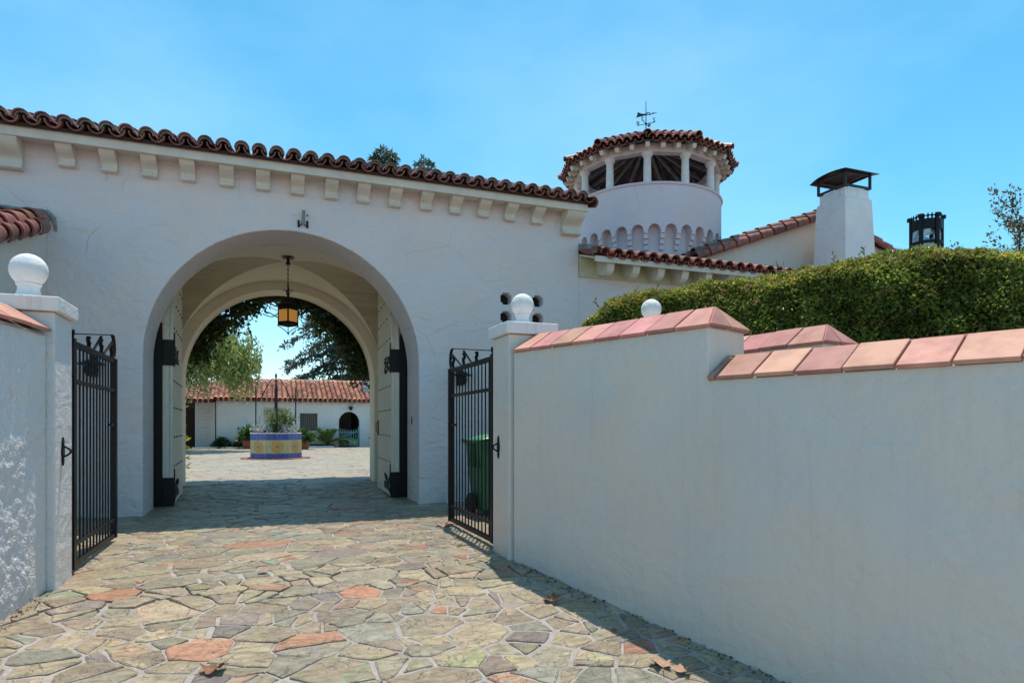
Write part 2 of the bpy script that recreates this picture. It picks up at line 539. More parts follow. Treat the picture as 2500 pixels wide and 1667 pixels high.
rng = random.Random(11)
def wall_x_right(y): return 1.90 + (4.9 - y) * 0.360
def wall_x_left(y): return -1.33 - (5.05 - y) * 0.145
def keep_drive(x, y):
    if y < 4.95: return wall_x_left(y) - 0.25 < x < wall_x_right(y) + 0.25
    return True
cells = voronoi_cells(-3.2, 5.2, 1.6, 9.0, 0.048, 0.175, 18000, rng, keep_drive)
cells += [c for c in voronoi_cells(-1.7, 2.35, 9.0, 13.45, 0.06, 0.19, 5000, rng, lambda x, y: True)]
def visible_size(c):
    p, x, y = c
    xc, dc = x * 0.9336 - y * 0.3584, x * 0.3584 + y * 0.9336
    if dc < 1.5: return 0
    px, py = 1176 + 1480 * xc / dc, 978 + 1480 * (1.1 - zg(y)) / dc
    if not (-60 < px < 2400 and py < 1640): return 0
    if y < 4.95 and not (wall_x_left(y) < x < wall_x_right(y)): return 0
    if y >= 4.95 and not (-1.4 < x < 2.05): return 0
    return poly_area(p) / dc ** 3
cells = [c for c in cells if poly_area(c[0]) > 0.0012]
cells.sort(key=visible_size, reverse=True)
rest_g, rest_c, rest_c2 = [], [], []
for k, (poly, cx, cy) in enumerate(cells):
    geo = stone_geo(poly, rng, 0.05, 0.0065)
    if geo is None: continue
    c = pick_col(rng)
    c2 = pick_col(rng) if rng.random() < 0.3 else tuple(x * rng.uniform(0.85, 1.15) for x in c)
    if k < 300:
        inst('flagstone', stone_mesh('flagstone', [geo], [c], [c2]), Matrix.Identity(4), ground)
    else:
        rest_g.append(geo); rest_c.append(c); rest_c2.append(c2)
far = voronoi_cells(-5.2, 7.4, 13.5, 34.2, 0.10, 0.26, 16000, rng, lambda x, y: (x - 0.36)**2 + (y - 23.4)**2 > 1.5, 0.15)
for poly, cx, cy in far:
    geo = stone_geo(poly, rng, 0.14, 0.008)
    if geo is None: continue
    c = tuple(min(0.6, x * 1.12) for x in pick_col(rng))
    c = tuple(0.5 * x + 0.5 * y for x, y in zip(c, (0.46, 0.43, 0.38)))  # far stones paled: glancing sunlight put into their colour
    rest_g.append(geo); rest_c.append(c); rest_c2.append(tuple(x * rng.uniform(0.9, 1.1) for x in c))
tag(inst('flagstones', stone_mesh('flagstones', rest_g, rest_c, rest_c2), Matrix.Identity(4), ground), kind='stuff')

# ---------------------------------------------------------------- roof tiles
def barrel_mesh(name, L, r0, r1, th, mat_, seg=7, flip=False):
    """half-round clay tile, mouth (r0) at y=0, along +Y; flip makes the channel tile"""
    mb = MB()
    def ring(r, y): return [(-r * math.cos(math.pi * k / seg), y, (-1 if flip else 1) * r * math.sin(math.pi * k / seg)) for k in range(seg + 1)]
    vs = ring(r0, 0) + ring(r1, L) + ring(r0 - th, 0) + ring(r1 - th, L)
    n = seg + 1
    fs = []
    for k in range(seg):
        fs += [(k, k+1, n+k+1, n+k), (2*n+k, 3*n+k, 3*n+k+1, 2*n+k+1), (k, 2*n+k, 2*n+k+1, k+1), (n+k, n+k+1, 3*n+k+1, 3*n+k)]
    fs += [(0, n, 3*n, 2*n), (seg, 2*n+seg, 3*n+seg, n+seg)]
    mb.add(vs, fs)
    return mb.mesh(name, mat_, 40)

def tile_tint(rng):
    f = rng.uniform(0.5, 1.15)
    return (0.36 * f, 0.115 * f * rng.uniform(0.9, 1.15), 0.073 * f)

def tile_roof(root, O, u, s, cols, courses, sp, expo, cover, pan, parts_courses, rng, pans_courses=None, skip=None, stuff_mat=None, lift=0.038, tint=tile_tint, name='roof_tile'):
    """rows of barrel tiles on a slope: O eave corner, u along the eave, s up the slope"""
    u, s = Vector(u).normalized(), Vector(s).normalized()
    nrm = u.cross(s).normalized()
    if nrm.z < 0: nrm = -nrm
    pans_courses = parts_courses if pans_courses is None else pans_courses
    stuff = MB()
    rx = s.cross(nrm)
    cols_list = cols if not isinstance(cols, int) else range(cols)
    tilt = Matrix.Rotation(-0.055, 4, 'X')
    for k in range(courses):
        for i in cols_list:
            for kind, me in ((0, cover), (1, pan)):
                if me is None: continue
                off = (i + 0.5 + 0.5 * kind) * sp
                if skip and skip(off, k): continue
                if kind == 1 and i == cols_list[-1] and not isinstance(cols, int): pass
                p = Vector(O) + u * (off + rng.uniform(-.006, .006)) + s * (k * expo + rng.uniform(-.014, .014)) + nrm * (lift if kind == 0 else lift + 0.012)
                M = frame(p, rx, s, nrm) @ Matrix.Rotation(rng.uniform(-.03, .03), 4, 'Z') @ Matrix.Rotation(rng.uniform(-.05, .05), 4, 'Y') @ tilt
                if k < (parts_courses if kind == 0 else pans_courses):
                    inst(name, me, M, root)
                else:
                    stuff.col = tint(rng)
                    stuff.add([M @ v.co for v in me.vertices], [tuple(q.vertices) for q in me.polygons])
    if stuff.v:
        me = bpy.data.meshes.new('roof_tiles'); me.from_pydata(stuff.v, [], stuff.f)
        at = me.color_attributes.new('col', 'FLOAT_COLOR', 'POINT')
        at.data.foreach_set('color', np.array([tuple(c) + (1.0,) for c in stuff.c], dtype=np.float32).ravel())
        me.materials.append(stuff_mat or M_TILES); me.update()
        tag(inst('roof_tiles', me, Matrix.Identity(4), root), kind='stuff')

COVER = barrel_mesh('roof_tile', 0.42, 0.089, 0.073, 0.015, M_TILE, 8)
PAN = barrel_mesh('roof_tile', 0.42, 0.086, 0.078, 0.015, M_TILE, flip=True)
SC, SS = math.cos, math.sin

# ---------------------------------------------------------------- gatehouse
CX, AR, ZS = 0.32, 1.70, 1.95
GX0, GX1, FY, BY = -3.0, 4.52, 8.9, 13.45
gate_house = thing('gatehouse', (CX, FY, 0), 'white stucco gatehouse with a big round arched driveway passage under a clay tile eave', 'gatehouse')
rng = random.Random(5)

def octo(cx, cz, r):
    pts = []
    for k in range(8):
        a = math.pi / 8 + k * math.pi / 4
        pts.append((cx + r * SC(a), cz + r * SS(a)))
    # notched square: four lobes
    q = []
    for sx, sz in ((1, 1), (-1, 1), (-1, -1), (1, -1)):
        a, b2 = r, r * 0.62
        c = [(cx + sx * a, cz + sz * b2), (cx + sx * b2 * 1.05, cz + sz * b2 * 1.05), (cx + sx * b2, cz + sz * a)]
        q += c if sx * sz > 0 else c[::-1]
    return q
holes = [octo(3.58 + dx, 2.84 + dz, 0.085) for dx in (-0.255, 0.255) for dz in (-0.135, 0.135)]
holes.append([(3.58 + 0.155 + 0.032 * SC(k * math.pi / 5), 2.84 + 0.032 * SS(k * math.pi / 5)) for k in range(10)])
outline = [(GX0, -0.05)] + arch_path(CX, AR, ZS, -0.05) + [(GX1, -0.05), (GX1, 4.37), (GX0, 4.37)]
M_VENTSHADE = mat('vent_shade_black', (0.02, 0.022, 0.025), (0.035, 0.035, 0.035), 40, 0.9)
w = MB().prism(outline, holes, XZ(FY), 0.0, 0.8)
w.build('front_wall', M_FACADE, gate_house, bevel=0.02)
MB().box((3.15, FY + 0.17, 2.55), (4.0, FY + 0.19, 3.1)).build('vent_shade_panel', M_VENTSHADE, gate_house)  # black panel added to paint in the dark hollow behind the vent holes
outline = [(GX0, -0.05)] + arch_path(CX, AR, ZS, -0.05) + [(GX1, -0.05), (GX1, 4.37), (GX0, 4.37)]
MB().prism(outline, [], XZ(BY - 0.6), 0.0, 0.6).build('back_wall', M_INNER, gate_house, bevel=0.02)
for xa, xb in ((GX0, GX0 + 0.3), (GX1 - 0.3, GX1)):
    MB().box((xa, FY + 0.803, -0.05), (xb, BY - 0.603, 4.367)).build('end_wall', M_FACADE, gate_house)
VA, IY0, IY1 = 1.88, FY + 0.8, BY - 0.6
for sx in (-1, 1):
    xa = CX + sx * VA; xb = CX + sx * (VA + 0.3)
    MB().box((min(xa, xb), IY0 + 0.003, -0.05), (max(xa, xb), IY1 - 0.003, 3.95)).build('side_wall', M_INNER, gate_house)
# groin vault
M_VAULT = mat('streaked_plaster', (0.60, 0.51, 0.37), (0.50, 0.42, 0.30), 1.2, 0.85, stretch=(1, 14, 6), bumps=((1.5, 0.02),))  # streaks are plaster cracks; the darker tone paints in the side cells' shade
half_l = (IY1 - IY0) / 2
rise, vz = 1.86, 1.95
MY = (IY0 + IY1) / 2
nsv, ntv = 22, 40
def vault_cell(key, sg):
    vs = []
    for i in range(nsv + 1):
        s_ = i / nsv
        s_ = math.sin(s_ * math.pi / 2)                          # finer near the walls
        for j in range(ntv + 1):
            q = s_ * math.sin((2 * j / ntv - 1) * math.pi / 2)
            if key == 'a':
                x, y, h = VA * q, sg * half_l * s_, math.sqrt(max(0, 1 - q * q))
            else:
                x, y, h = sg * VA * s_, half_l * q, math.sqrt(max(0, 1 - q * q))
            vs.append((CX + x * 0.9995, MY + y * 0.9995, vz + rise * h))
    return MB().add(vs, [(i*(ntv+1)+j, i*(ntv+1)+j+1, (i+1)*(ntv+1)+j+1, (i+1)*(ntv+1)+j) for i in range(nsv) for j in range(ntv)])
for key, mt in (('a', M_INNER), ('b', M_VAULT)):
    for sg in (-1, 1):
        vault_cell(key, sg).build('vault_cell', mt, gate_house, smooth=60)

# eave: soffit, fascia, corbels
EY = 8.60
MB().box((GX0 - 0.12, EY + 0.043, 4.345), (GX1 - 0.005, FY - 0.001, 4.365)).build('soffit', M_TRIM, gate_house)
MB().box((GX0 - 0.14, EY, 4.305), (GX1 + 0.0, EY + 0.04, 4.415)).build('fascia', M_TRIM, gate_house, bevel=0.006)
def corbel_profile(dep, hgt):
    pts = [(0.0, 0.0), (dep, 0.0), (dep, -0.16 * hgt), (dep * 0.97, -0.2 * hgt)]
    for k in range(1, 8):
        f = k / 8
        pts.append((dep * (0.95 - 0.62 * f - 0.10 * math.sin(math.pi * f) + 0.10 * math.sin(2 * math.pi * f)), -hgt * (0.2 + 0.58 * f)))
    pts += [(dep * 0.30, -0.80 * hgt), (dep * 0.30, -0.84 * hgt), (dep * 0.42, -0.86 * hgt), (dep * 0.42, -0.96 * hgt), (dep * 0.34, -hgt), (0.0, -hgt)]
    return pts
def corbel(x, wd, hgt, dep):
    MB().prism(corbel_profile(dep, hgt), [], lambda a, z, d: (x - wd / 2 + d, FY + 0.004 - a, 4.344 + z), 0.0, wd).build('corbel', M_TRIM, gate_house, bevel=0.006)
for i in range(15):
    corbel(-2.147 + 0.4244 * i + rng.uniform(-.008, .008), 0.165, 0.235 + rng.uniform(-.006, .006), 0.245)
corbel(GX1 - 0.165, 0.30, 0.34, 0.28)
corbel(-2.74, 0.34, 0.34, 0.28)

SL = R(17)
MB().box((GX0 - 0.14, EY - 0.03, 4.417), (GX1 + 0.01, EY + 0.03, 4.447)).build('eave_board', M_DKWOOD, gate_house)
eave_z = 4.445
up = (0, SC(SL), SS(SL)); dn = (0, -SC(SL), SS(SL))
RY = (FY + BY) / 2
rl = (RY - (EY - 0.06)) / SC(SL)
for name, o, sdir in (('roof_deck', (GX0 - 0.2, EY - 0.035, eave_z - 0.01), up), ('roof_deck', (GX0 - 0.2, 2 * RY - EY + 0.035, eave_z - 0.01), dn)):
    o, sdir = Vector(o), Vector(sdir)
    a, b2 = o, o + Vector((GX1 - GX0 + 0.2, 0, 0))
    sl = rl - 0.002
    MB().slab([a, b2, b2 + sdir * sl, a + sdir * sl], 0.035, (0, 0, -1)).build(name, M_DKWOOD, gate_house)
PLUG = barrel_mesh('eave_closer', 0.30, 0.073, 0.066, 0.018, M_CEMENT, 8)
for i in range(38):
    M = frame(Vector((GX0 - 0.2 + (i + 0.5) * 0.2025, EY - 0.065, eave_z)) + Vector(up) * 0.0 + Vector((0, 0, 0.042)), (1, 0, 0), up, (0, -SS(SL), SC(SL)))
    inst('eave_closer', PLUG, M, gate_house)
tile_roof(gate_house, (GX0 - 0.2, EY - 0.09, eave_z), (1, 0, 0), up, 38, 8, 0.2025, 0.36, COVER, PAN, 3, rng, 2)
tile_roof(gate_house, (GX0 - 0.2, 2 * RY - EY + 0.09, eave_z), (1, 0, 0), dn, 38, 8, 0.2025, 0.36, COVER, None, 0, rng)
rt = MB(); rt.col = (0.36, 0.12, 0.08)
for k in range(22):
    M = frame((GX0 - 0.2 + 0.35 * k, RY, eave_z + rl * SS(SL) + 0.03), (0, 1, 0), (1, 0, 0), (0, 0, 1))
    rt.add([M @ v.co for v in COVER.vertices], [tuple(q.vertices) for q in COVER.polygons])
tag(rt.build('ridge_tiles', M_TILES, gate_house), kind='stuff')
for k in range(8):                                     # verge tiles down the right end
    p = Vector((GX1 + 0.03, EY - 0.11, eave_z - 0.03)) + Vector(up) * (0.36 * k)
    M = frame(p, (1, 0, 0), up, (0, -SS(SL), SC(SL))) @ Matrix.Rotation(R(55), 4, 'Y') @ Matrix.Rotation(-0.05, 4, 'X')
    inst('verge_tile', COVER, M, gate_house)

# passage doors
def door_leaf(side):
    """leaf folded back along the passage wall; hinge at the front; face towards the passage"""
    d = bpy.data.objects.new('door', None); C.objects.link(d)
    x_face = CX + side * 1.475                           # passage-side face
    d.location = (x_face, IY0 + 0.12, 0); set_parent(d, gate_house)
    y0, L = IY0 + 0.13, 1.66
    def top(y):                                        # arch profile of the leaf, tallest at the meeting stile
        q = min(1.0, max(0.0, 1 - (y - y0) / L))
        return ZS + 0.05 + 1.62 * math.sqrt(max(0.0, 1 - (q * 0.985) ** 2))
    nb = 5
    for k in range(nb):
        ya, yb = y0 + L * k / nb + 0.006, y0 + L * (k + 1) / nb - 0.006
        n = 6
        pts = [(ya, 0.03), (yb, 0.03)] + [(yb + (ya - yb) * j / n, top(yb + (ya - yb) * j / n)) for j in range(n + 1)]
        MB().prism(pts, [], lambda a, z, dd: (x_face + side * dd, a, z), 0.012, 0.05).build('plank', M_DOOR, d, bevel=0.005)
    n = 16
    pts = [(y0, 0.03), (y0 + L, 0.03)] + [(y0 + L - L * j / n, top(y0 + L - L * j / n) - 0.004) for j in range(n + 1)]
    MB().prism(pts, [], lambda a, z, dd: (x_face + side * dd, a, z), 0.052, 0.125).build('core', M_DOOR, d)
    for za, zb in ((0.03, 0.16), (2.0, 2.12)):
        MB().box((min(x_face, x_face + side * 0.011), y0 + 0.01, za), (max(x_face, x_face + side * 0.011), y0 + L - 0.01, zb)).build('rail', M_DOOR, d, bevel=0.004)
    # iron shoes round the hinge edge
    for za, zb in ((0.012, 0.40), (1.92, 2.27)):
        sh = MB()
        xa, xb = x_face - side * 0.006, x_face + side * 0.135
        sh.box((min(xa, xb), y0 - 0.012, za), (max(xa, xb), y0 - 0.002, zb))
        sh.build('iron_shoe', M_IRON, d, bevel=0.003)
    sp = MB()
    xa, xb = x_face + side * 0.138, x_face + side * 0.26
    sp.box((min(xa, xb), y0 + 0.01, 0.012), (max(xa, xb), y0 + 0.05, 2.5)).build('hinge_post', M_IRON, d)
    # scrolled strap hinges on the face
    for z in (0.22, 2.07):
        st = MB()
        xf = x_face - side * 0.008
        for ang in (-0.5, 0.0, 0.5):
            pts = []
            for j in range(15):
                f = j / 14
                yy = y0 + 0.02 + f * 0.62; zz = z + math.sin(f * 5.5 + ang * 4) * 0.05 * (1 if ang == 0 else 1.3) + ang * 0.12
                pts.append((xf, yy, zz))
            st.tube(pts, 0.011, 5)
        for j in range(16):
            yy, zz, rr = y0 + rng.uniform(0.02, 0.7), z + rng.uniform(-0.11, 0.11), rng.uniform(0.015, 0.03)
            st.tube([(xf, yy + rr * SC(a), zz + rr * SS(a)) for a in [q * 0.7 for q in range(8)]], 0.008, 5)
        st.tube([(xf, y0 + 0.015, z - 0.16), (xf, y0 + 0.015, z + 0.30)], 0.010, 5)
        st.build('strap_hinge', M_IRON, d)
    sm = MB()
    for z in (0.55, 0.95, 1.35, 1.72, 2.45, 2.8, 3.1):
        for k in range(nb):
            yy = y0 + L * (k + 0.5) / nb
            if z < top(yy) - 0.08:
                sm.lathe([(0.0, 0.018), (0.011, 0.012), (0.016, 0.0)], (0, 0, 0), 6)
                M = frame((x_face + side * 0.012, yy, z), (0, 1, 0), (0, 0, 1), (-side, 0, 0))
                sm.v[-18:] = [tuple(M @ Vector(v)) for v in sm.v[-18:]]
    tag(sm.build('studs', M_IRON, d), kind='stuff')
    if side > 0:
        h = MB(); xf = x_face - 0.03; yy = y0 + L - 0.08
        h.tube([(x_face, yy, 1.0), (xf, yy, 1.0), (xf, yy, 1.16), (x_face, yy, 1.16)], 0.008, 6)
        h.box((x_face - 0.006, yy - 0.02, 0.95), (x_face + 0.012, yy + 0.02, 1.2)).build('pull', M_IRON, d)
    d.rotation_euler = (0, 0, -side * R(2.2))
door_leaf(-1); door_leaf(1)

# small fittings on the facade
br = thing('flag_holder', (0.47, FY, 3.78), 'small grey metal pole socket on the wall just above the arch crown', 'bracket')
M_GALV = mat('galvanised_metal', (0.30, 0.30, 0.28), (0.2, 0.2, 0.19), 30, 0.5, metal=0.3)
MB().tube([(0.47, FY - 0.03, 3.745), (0.475, FY - 0.10, 3.905)], 0.021, 12).build('socket', M_GALV, br)
c = MB()
for sx in (-1, 1):
    c.box((0.47 + sx * 0.055 - 0.012, FY - 0.02, 3.705), (0.47 + sx * 0.055 + 0.012, FY - 0.002, 3.795))
    c.bar((0.47 + sx * 0.055, FY - 0.022, 3.715), (0.47, FY - 0.03, 3.755), 0.012)
c.build('base_plate', M_IRON, br)
MB().tube([(0.525, FY - 0.004, 3.870), (0.525, FY - 0.02, 3.870)], 0.009, 8).build('screw', M_IRON, br)
dm = MB()
dm.slab([(CX + AR - 0.008, 9.36, 1.12), (CX + AR - 0.008, 9.335, 1.18), (CX + AR - 0.008, 9.36, 1.24), (CX + AR - 0.008, 9.385, 1.18)], 0.012, (1, 0, 0))
tag(dm.build('iron_diamond', M_IRON), 'small black iron diamond plate on the right jamb of the archway', 'plate')
pp = MB().cyl((2.42, FY - 0.05, 0.0), (2.42, FY - 0.05, 0.16), 0.022).cyl((2.42, FY - 0.05, 0.16), (2.42, FY - 0.05, 0.185), 0.028)
tag(pp.build('pipe_stub', M_WHITE), 'short white pipe stub standing at the wall foot right of the arch', 'pipe')

def wall_sconce(x, label):
    z = 1.80
    s = thing('wall_lantern', (x, FY, z), label, 'wall lamp', 'iron wall lanterns either side of the arch')
    y = FY - 0.16
    MB().box((x - 0.035, FY - 0.012, z - 0.12), (x + 0.035, FY - 0.001, z + 0.12)).build('back_plate', M_IRON, s)
    MB().tube([(x, FY - 0.012, z + 0.02), (x, y + 0.04, z + 0.16), (x, y, z + 0.14), (x, y, z + 0.06)], 0.008, 6).build('arm', M_IRON, s)
    MB().lathe([(0.0, 0.09), (0.05, 0.06), (0.15, 0.02), (0.155, 0.012), (0.0, 0.02)], (x, y, z), 16).build('shade', M_IRON, s, smooth=40)
    MB().lathe([(0.06, 0.02), (0.075, -0.05), (0.06, -0.11), (0.0, -0.13)], (x, y, z), 12).build('cage', M_IRON, s, smooth=40)
wall_sconce(2.60, 'black iron wall lantern seen through the right open gate')
wall_sconce(-1.88, 'black iron wall lantern seen through the left open gate')

# hanging lantern in the passage
LX, LY = CX + 0.03, (IY0 + IY1) / 2 - 0.35
ln = thing('hanging_lantern', (LX, LY, 2.5), 'black iron lantern with amber glass hanging on a chain in the passage', 'lantern')
ctop = vz + rise - 0.01
MB().lathe([(0.0, 0.0), (0.09, -0.005), (0.095, -0.018), (0.03, -0.03), (0.018, -0.06), (0.045, -0.115), (0.0, -0.12)], (LX, LY, ctop), 14).build('canopy', M_IRON, ln, smooth=40)
ch = MB()
z = ctop - 0.10
k = 0
while z > ctop - 0.45:
    pts = [(0.011 * SC(a), 0.0, 0.022 * SS(a)) for a in [q * math.pi / 4 for q in range(8)]]
    pts = [(LX + (p[0] if k % 2 else 0), LY + (0 if k % 2 else p[0]), z + p[2]) for p in pts]
    ch.tube(pts, 0.0045, 5, closed=True)
    z -= 0.034; k += 1
ch.build('chain', M_IRON, ln)
zt = ctop - 0.45
MB().tube([(LX, LY, zt + 0.03), (LX, LY, zt - 0.18)], [0.012, 0.016], 8).build('stem', M_IRON, ln)
sc = MB()
for a in (0.3, 0.3 + math.pi / 2, 0.3 + math.pi, 0.3 + 1.5 * math.pi):
    pts = []
    for j in range(10):
        f = j / 9
        rr = 0.015 + 0.065 * f; zz = zt - 0.16 + 0.09 * math.sin(f * 2.3)
        pts.append((LX + rr * SC(a), LY + rr * SS(a), zz))
    sc.tube(pts, 0.006, 5)
sc.build('scroll', M_IRON, ln)
lz1 = zt - 0.17                                           # cone top
hw = 0.105
MB().lathe([(0.016, 0.0), (0.04, -0.03), (0.09, -0.10), (0.155, -0.14), (0.155, -0.19), (0.0, -0.16)], (LX, LY, lz1), 4, R(-2)).build('roof', M_IRON, ln)
zb = lz1 - 0.43
m, t, b = newmat('amber_glass')
co = coords(t)
base = mixc(t, ramp(t, noise_tex(t, co, 60, 4), 0.35, 0.65), (0.95, 0.66, 0.20), (0.80, 0.48, 0.10))
t.links.new(base, b.inputs['Base Color']); b.inputs['Roughness'].default_value = 0.4
b.inputs['Transmission Weight'].default_value = 0.0
tr = N(t, 'ShaderNodeBsdfTranslucent'); t.links.new(base, tr.inputs['Color'])
mx = N(t, 'ShaderNodeMixShader'); mx.inputs[0].default_value = 0.85
t.links.new(b.outputs[0], mx.inputs[1]); t.links.new(tr.outputs[0], mx.inputs[2]); t.links.new(mx.outputs[0], t.nodes['Material Output'].inputs[0])
b.inputs['Emission Color'].default_value = (1.0, 0.72, 0.26, 1); b.inputs['Emission Strength'].default_value = 0.5
M_AMBER = m
lrot = Matrix.Translation((LX, LY, 0)) @ Matrix.Rotation(R(43), 4, 'Z')
for k in range(4):
    Mq = lrot @ Matrix.Rotation(k * math.pi / 2, 4, 'Z')
    MB().box((-hw + 0.012, hw - 0.004, zb), (hw - 0.012, hw, lz1 - 0.18), Mq).build('pane', M_AMBER, ln)
    e = MB().box((hw - 0.012, hw - 0.012, zb - 0.01), (hw + 0.006, hw + 0.006, lz1 - 0.16), Mq)
    e.box((-hw, hw - 0.008, zb - 0.045), (hw, hw + 0.012, zb - 0.004), Mq)
    for q in range(7):
        x = -hw + 0.02 + q * (2 * hw - 0.04) / 6
        e.box((x - 0.013, hw + 0.001, zb - 0.006), (x + 0.013, hw + 0.008, zb + 0.016), Mq)
        e.box((x - 0.016, hw + 0.001, lz1 - 0.225), (x + 0.016, hw + 0.008, lz1 - 0.17), Mq)
    e.build('frame', M_IRON, ln)
bt = MB()
for k in range(4):
    a = R(43 + 45) + k * math.pi / 2
    pts = []
    for j in range(8):
        f = j / 7
        rr = 0.16 * (1 - f) ** 1.5 + 0.005; pts.append((LX + rr * SC(a), LY + rr * SS(a), zb - 0.045 - 0.13 * f))
    bt.tube(pts, 0.007, 5)
bt.tube([(LX, LY, zb - 0.04), (LX, LY, zb - 0.22)], [0.008, 0.004], 6)
bt.build('finial', M_IRON, ln)

# ---------------------------------------------------------------- boundary walls with tiled copings
def tile_slab(root, top, rng, th=0.024, name='coping_tile'):
    o = MB().slab(top, th).build(name, M_COPING, root)
    md = o.modifiers.new('bevel', 'BEVEL'); md.width = 0.003; md.segments = 1
    return o

def coping(root, P, d, nrm, t0, t1, zl, T, rng, hip1=False, tl=0.245, hip_in=0.085, rise=0.145, lead=0.0):
    """gabled coping of flat tiles. P face line origin, d along, nrm from the face into the wall"""
    P, d, nrm = Vector(P), Vector(d), Vector(nrm)
    ov = 0.032
    def pt(t_, across, z): 
        q = P + d * t_ + nrm * across
        return (q.x, q.y, z)
    e = t1 + (ov if hip1 else 0)
    mid = T / 2
    r1 = e - (hip_in + ov) if hip1 else e
    bed = MB()
    g = 0.026
    a = [pt(t0, -ov + 0.022, zl - 0.022), pt(t0, T + ov - 0.022, zl - 0.022), pt(t0, mid, zl + rise - g)]
    c = [pt(e - (0.02 if hip1 else 0), -ov + 0.022, zl - 0.022), pt(e - (0.02 if hip1 else 0), T + ov - 0.022, zl - 0.022), pt(r1 - (0.01 if hip1 else 0), mid, zl + rise - g)]
    bed.add(a + c, [(0, 2, 1), (3, 4, 5), (0, 1, 4, 3), (1, 2, 5, 4), (2, 0, 3, 5)])
    bed.build('mortar_bed', M_MORTAR, root)
    J = 0.007
    for side in (0, 1):
        ea, rb = (-ov, mid - 0.003) if side == 0 else (T + ov, mid + 0.003)
        t_ = t0 + lead
        while t_ < e - 0.03:
            n_ = min(t_ + tl * rng.uniform(0.97, 1.03), e)
            last = e - n_ < 0.09
            if last: n_ = e
            dz = rng.uniform(-.003, .003)
            j = J if rng.random() < 0.5 else 0.016
            lo = [pt(t_ + j/2, ea, zl + dz), pt(n_ - j/2, ea, zl + dz)]
            hi_t = n_ - j/2
            if hip1 and n_ > r1: hi_t = r1 - 0.006
            if hip1 and last: lo[1] = pt(e - 0.012, ea, zl + dz)
            top = [lo[0], lo[1], pt(hi_t, rb, zl + rise + dz), pt(t_ + j/2, rb, zl + rise + dz)]
            if side == 1: top = top[::-1]
            tile_slab(root, top, rng)
            t_ = n_
    if hip1:
        ap = (r1 + 0.004, mid, zl + rise)
        for xa, xb in ((-ov + 0.006, mid - 0.006), (mid + 0.006, T + ov - 0.006)):
            f = (0.0 if xa < mid - 0.05 else 1.0)
            top = [pt(e, xa, zl), pt(e, xb, zl), pt(ap[0], mid, ap[2])]
            tile_slab(root, top, rng)

rng = random.Random(21)
def ball_finial(root, x, y, z, r=0.098):
    k = r / 0.098
    prof = [(0.0, 0.0), (0.092, 0.0), (0.088, 0.012), (0.066, 0.03), (0.056, 0.055), (0.056, 0.078), (0.062, 0.086), (0.066, 0.094), (0.062, 0.10)]
    for j in range(1, 13):
        a = -0.9 + (math.pi / 2 + 0.9) * j / 12
        prof.append((0.098 * SC(a), 0.178 + 0.098 * SS(a)))
    prof = [(p[0] * k, p[1] * k) for p in prof]
    MB().lathe(prof, (x, y, z), 28).build('ball_finial', M_CAPST, root, smooth=50)

def pier(name, x0, x1, y0, y1, ztop, label, matr, group, rb=0.098):
    p = thing(name, ((x0 + x1) / 2, (y0 + y1) / 2, -0.05), label, 'pier', group)
    MB().box((x0, y0, -0.25), (x1, y1, ztop - 0.10)).build('shaft', matr, p, bevel=0.012)
    o = 0.032
    MB().box((x0 - o, y0 - o, ztop - 0.097), (x1 + o, y1 + o, ztop)).build('cap', M_CAPST, p, bevel=0.008)
    ball_finial(p, (x0 + x1) / 2, (y0 + y1) / 2, ztop + 0.002, rb)
    return p

PG = 'gate piers with ball finials'
pr = pier('gate_pier', 1.865, 2.265, 4.93, 5.33, 1.955, 'white gate pier with ball finial at the end of the long right wall', M_SMOOTH, PG)
pl = pier('gate_pier', -1.705, -1.30, 5.08, 5.49, 1.955, 'white gate pier with ball finial beside the rough sunlit left wall', M_ROUGH, PG, 0.112)
ps = pier('gate_pier', 3.30, 3.70, 5.15, 5.55, 2.05, 'white pier mostly hidden behind the right wall, only its ball finial showing', M_SMOOTH, PG)

# right wall: upper stretch and lower stretch
PR, dR, nR = Vector((1.885, 4.915, 0)), Vector((0.339, -0.941, 0)), Vector((0.941, 0.339, 0))
T = 0.42
rw = thing('boundary_wall', (2.3, 3.6, -0.1), 'long smooth white wall with stepped pink tile coping along the right of the driveway', 'wall')
def wall_block(root, P, d, nrm, t0, t1, ztop, T, matr):
    q = [P + d * t0, P + d * t1, P + d * t1 + nrm * T, P + d * t0 + nrm * T]
    mb = MB()
    n = max(2, int((t1 - t0) / 0.5))
    bot_z = min(zg(p.y) for p in q) - 0.12
    mb.slab([(p.x, p.y, ztop) for p in q], ztop - bot_z, (0, 0, -1))
    return mb.build('wall', matr, root, bevel=0.01)
def stepped_wall(root, P, d, nrm, t0, ts, t1, zt0, zt1, T, matr):
    zb0 = min(zg((P + d * t1).y), zg((P + d * t1 + nrm * T).y)) - 0.12
    out = [(t0, zb0), (t1, zb0), (t1, zt1), (ts, zt1), (ts, zt0), (t0, zt0)]
    def fn(a_, z_, dd):
        q = P + d * a_ + nrm * dd; return (q.x, q.y, z_)
    return MB().prism(out, [], fn, 0.0, T).build('wall', matr, root, bevel=0.01)
stepped_wall(rw, PR, dR, nR, 0.025, 1.815, 7.5, 1.712, 1.392, T, M_SMOOTH)
coping(rw, PR, dR, nR, 0.035, 1.815, 1.716, T, rng, hip1=True, tl=0.222)
coping(rw, PR, dR, nR, 1.819, 7.5, 1.395, T, rng, lead=0.055)
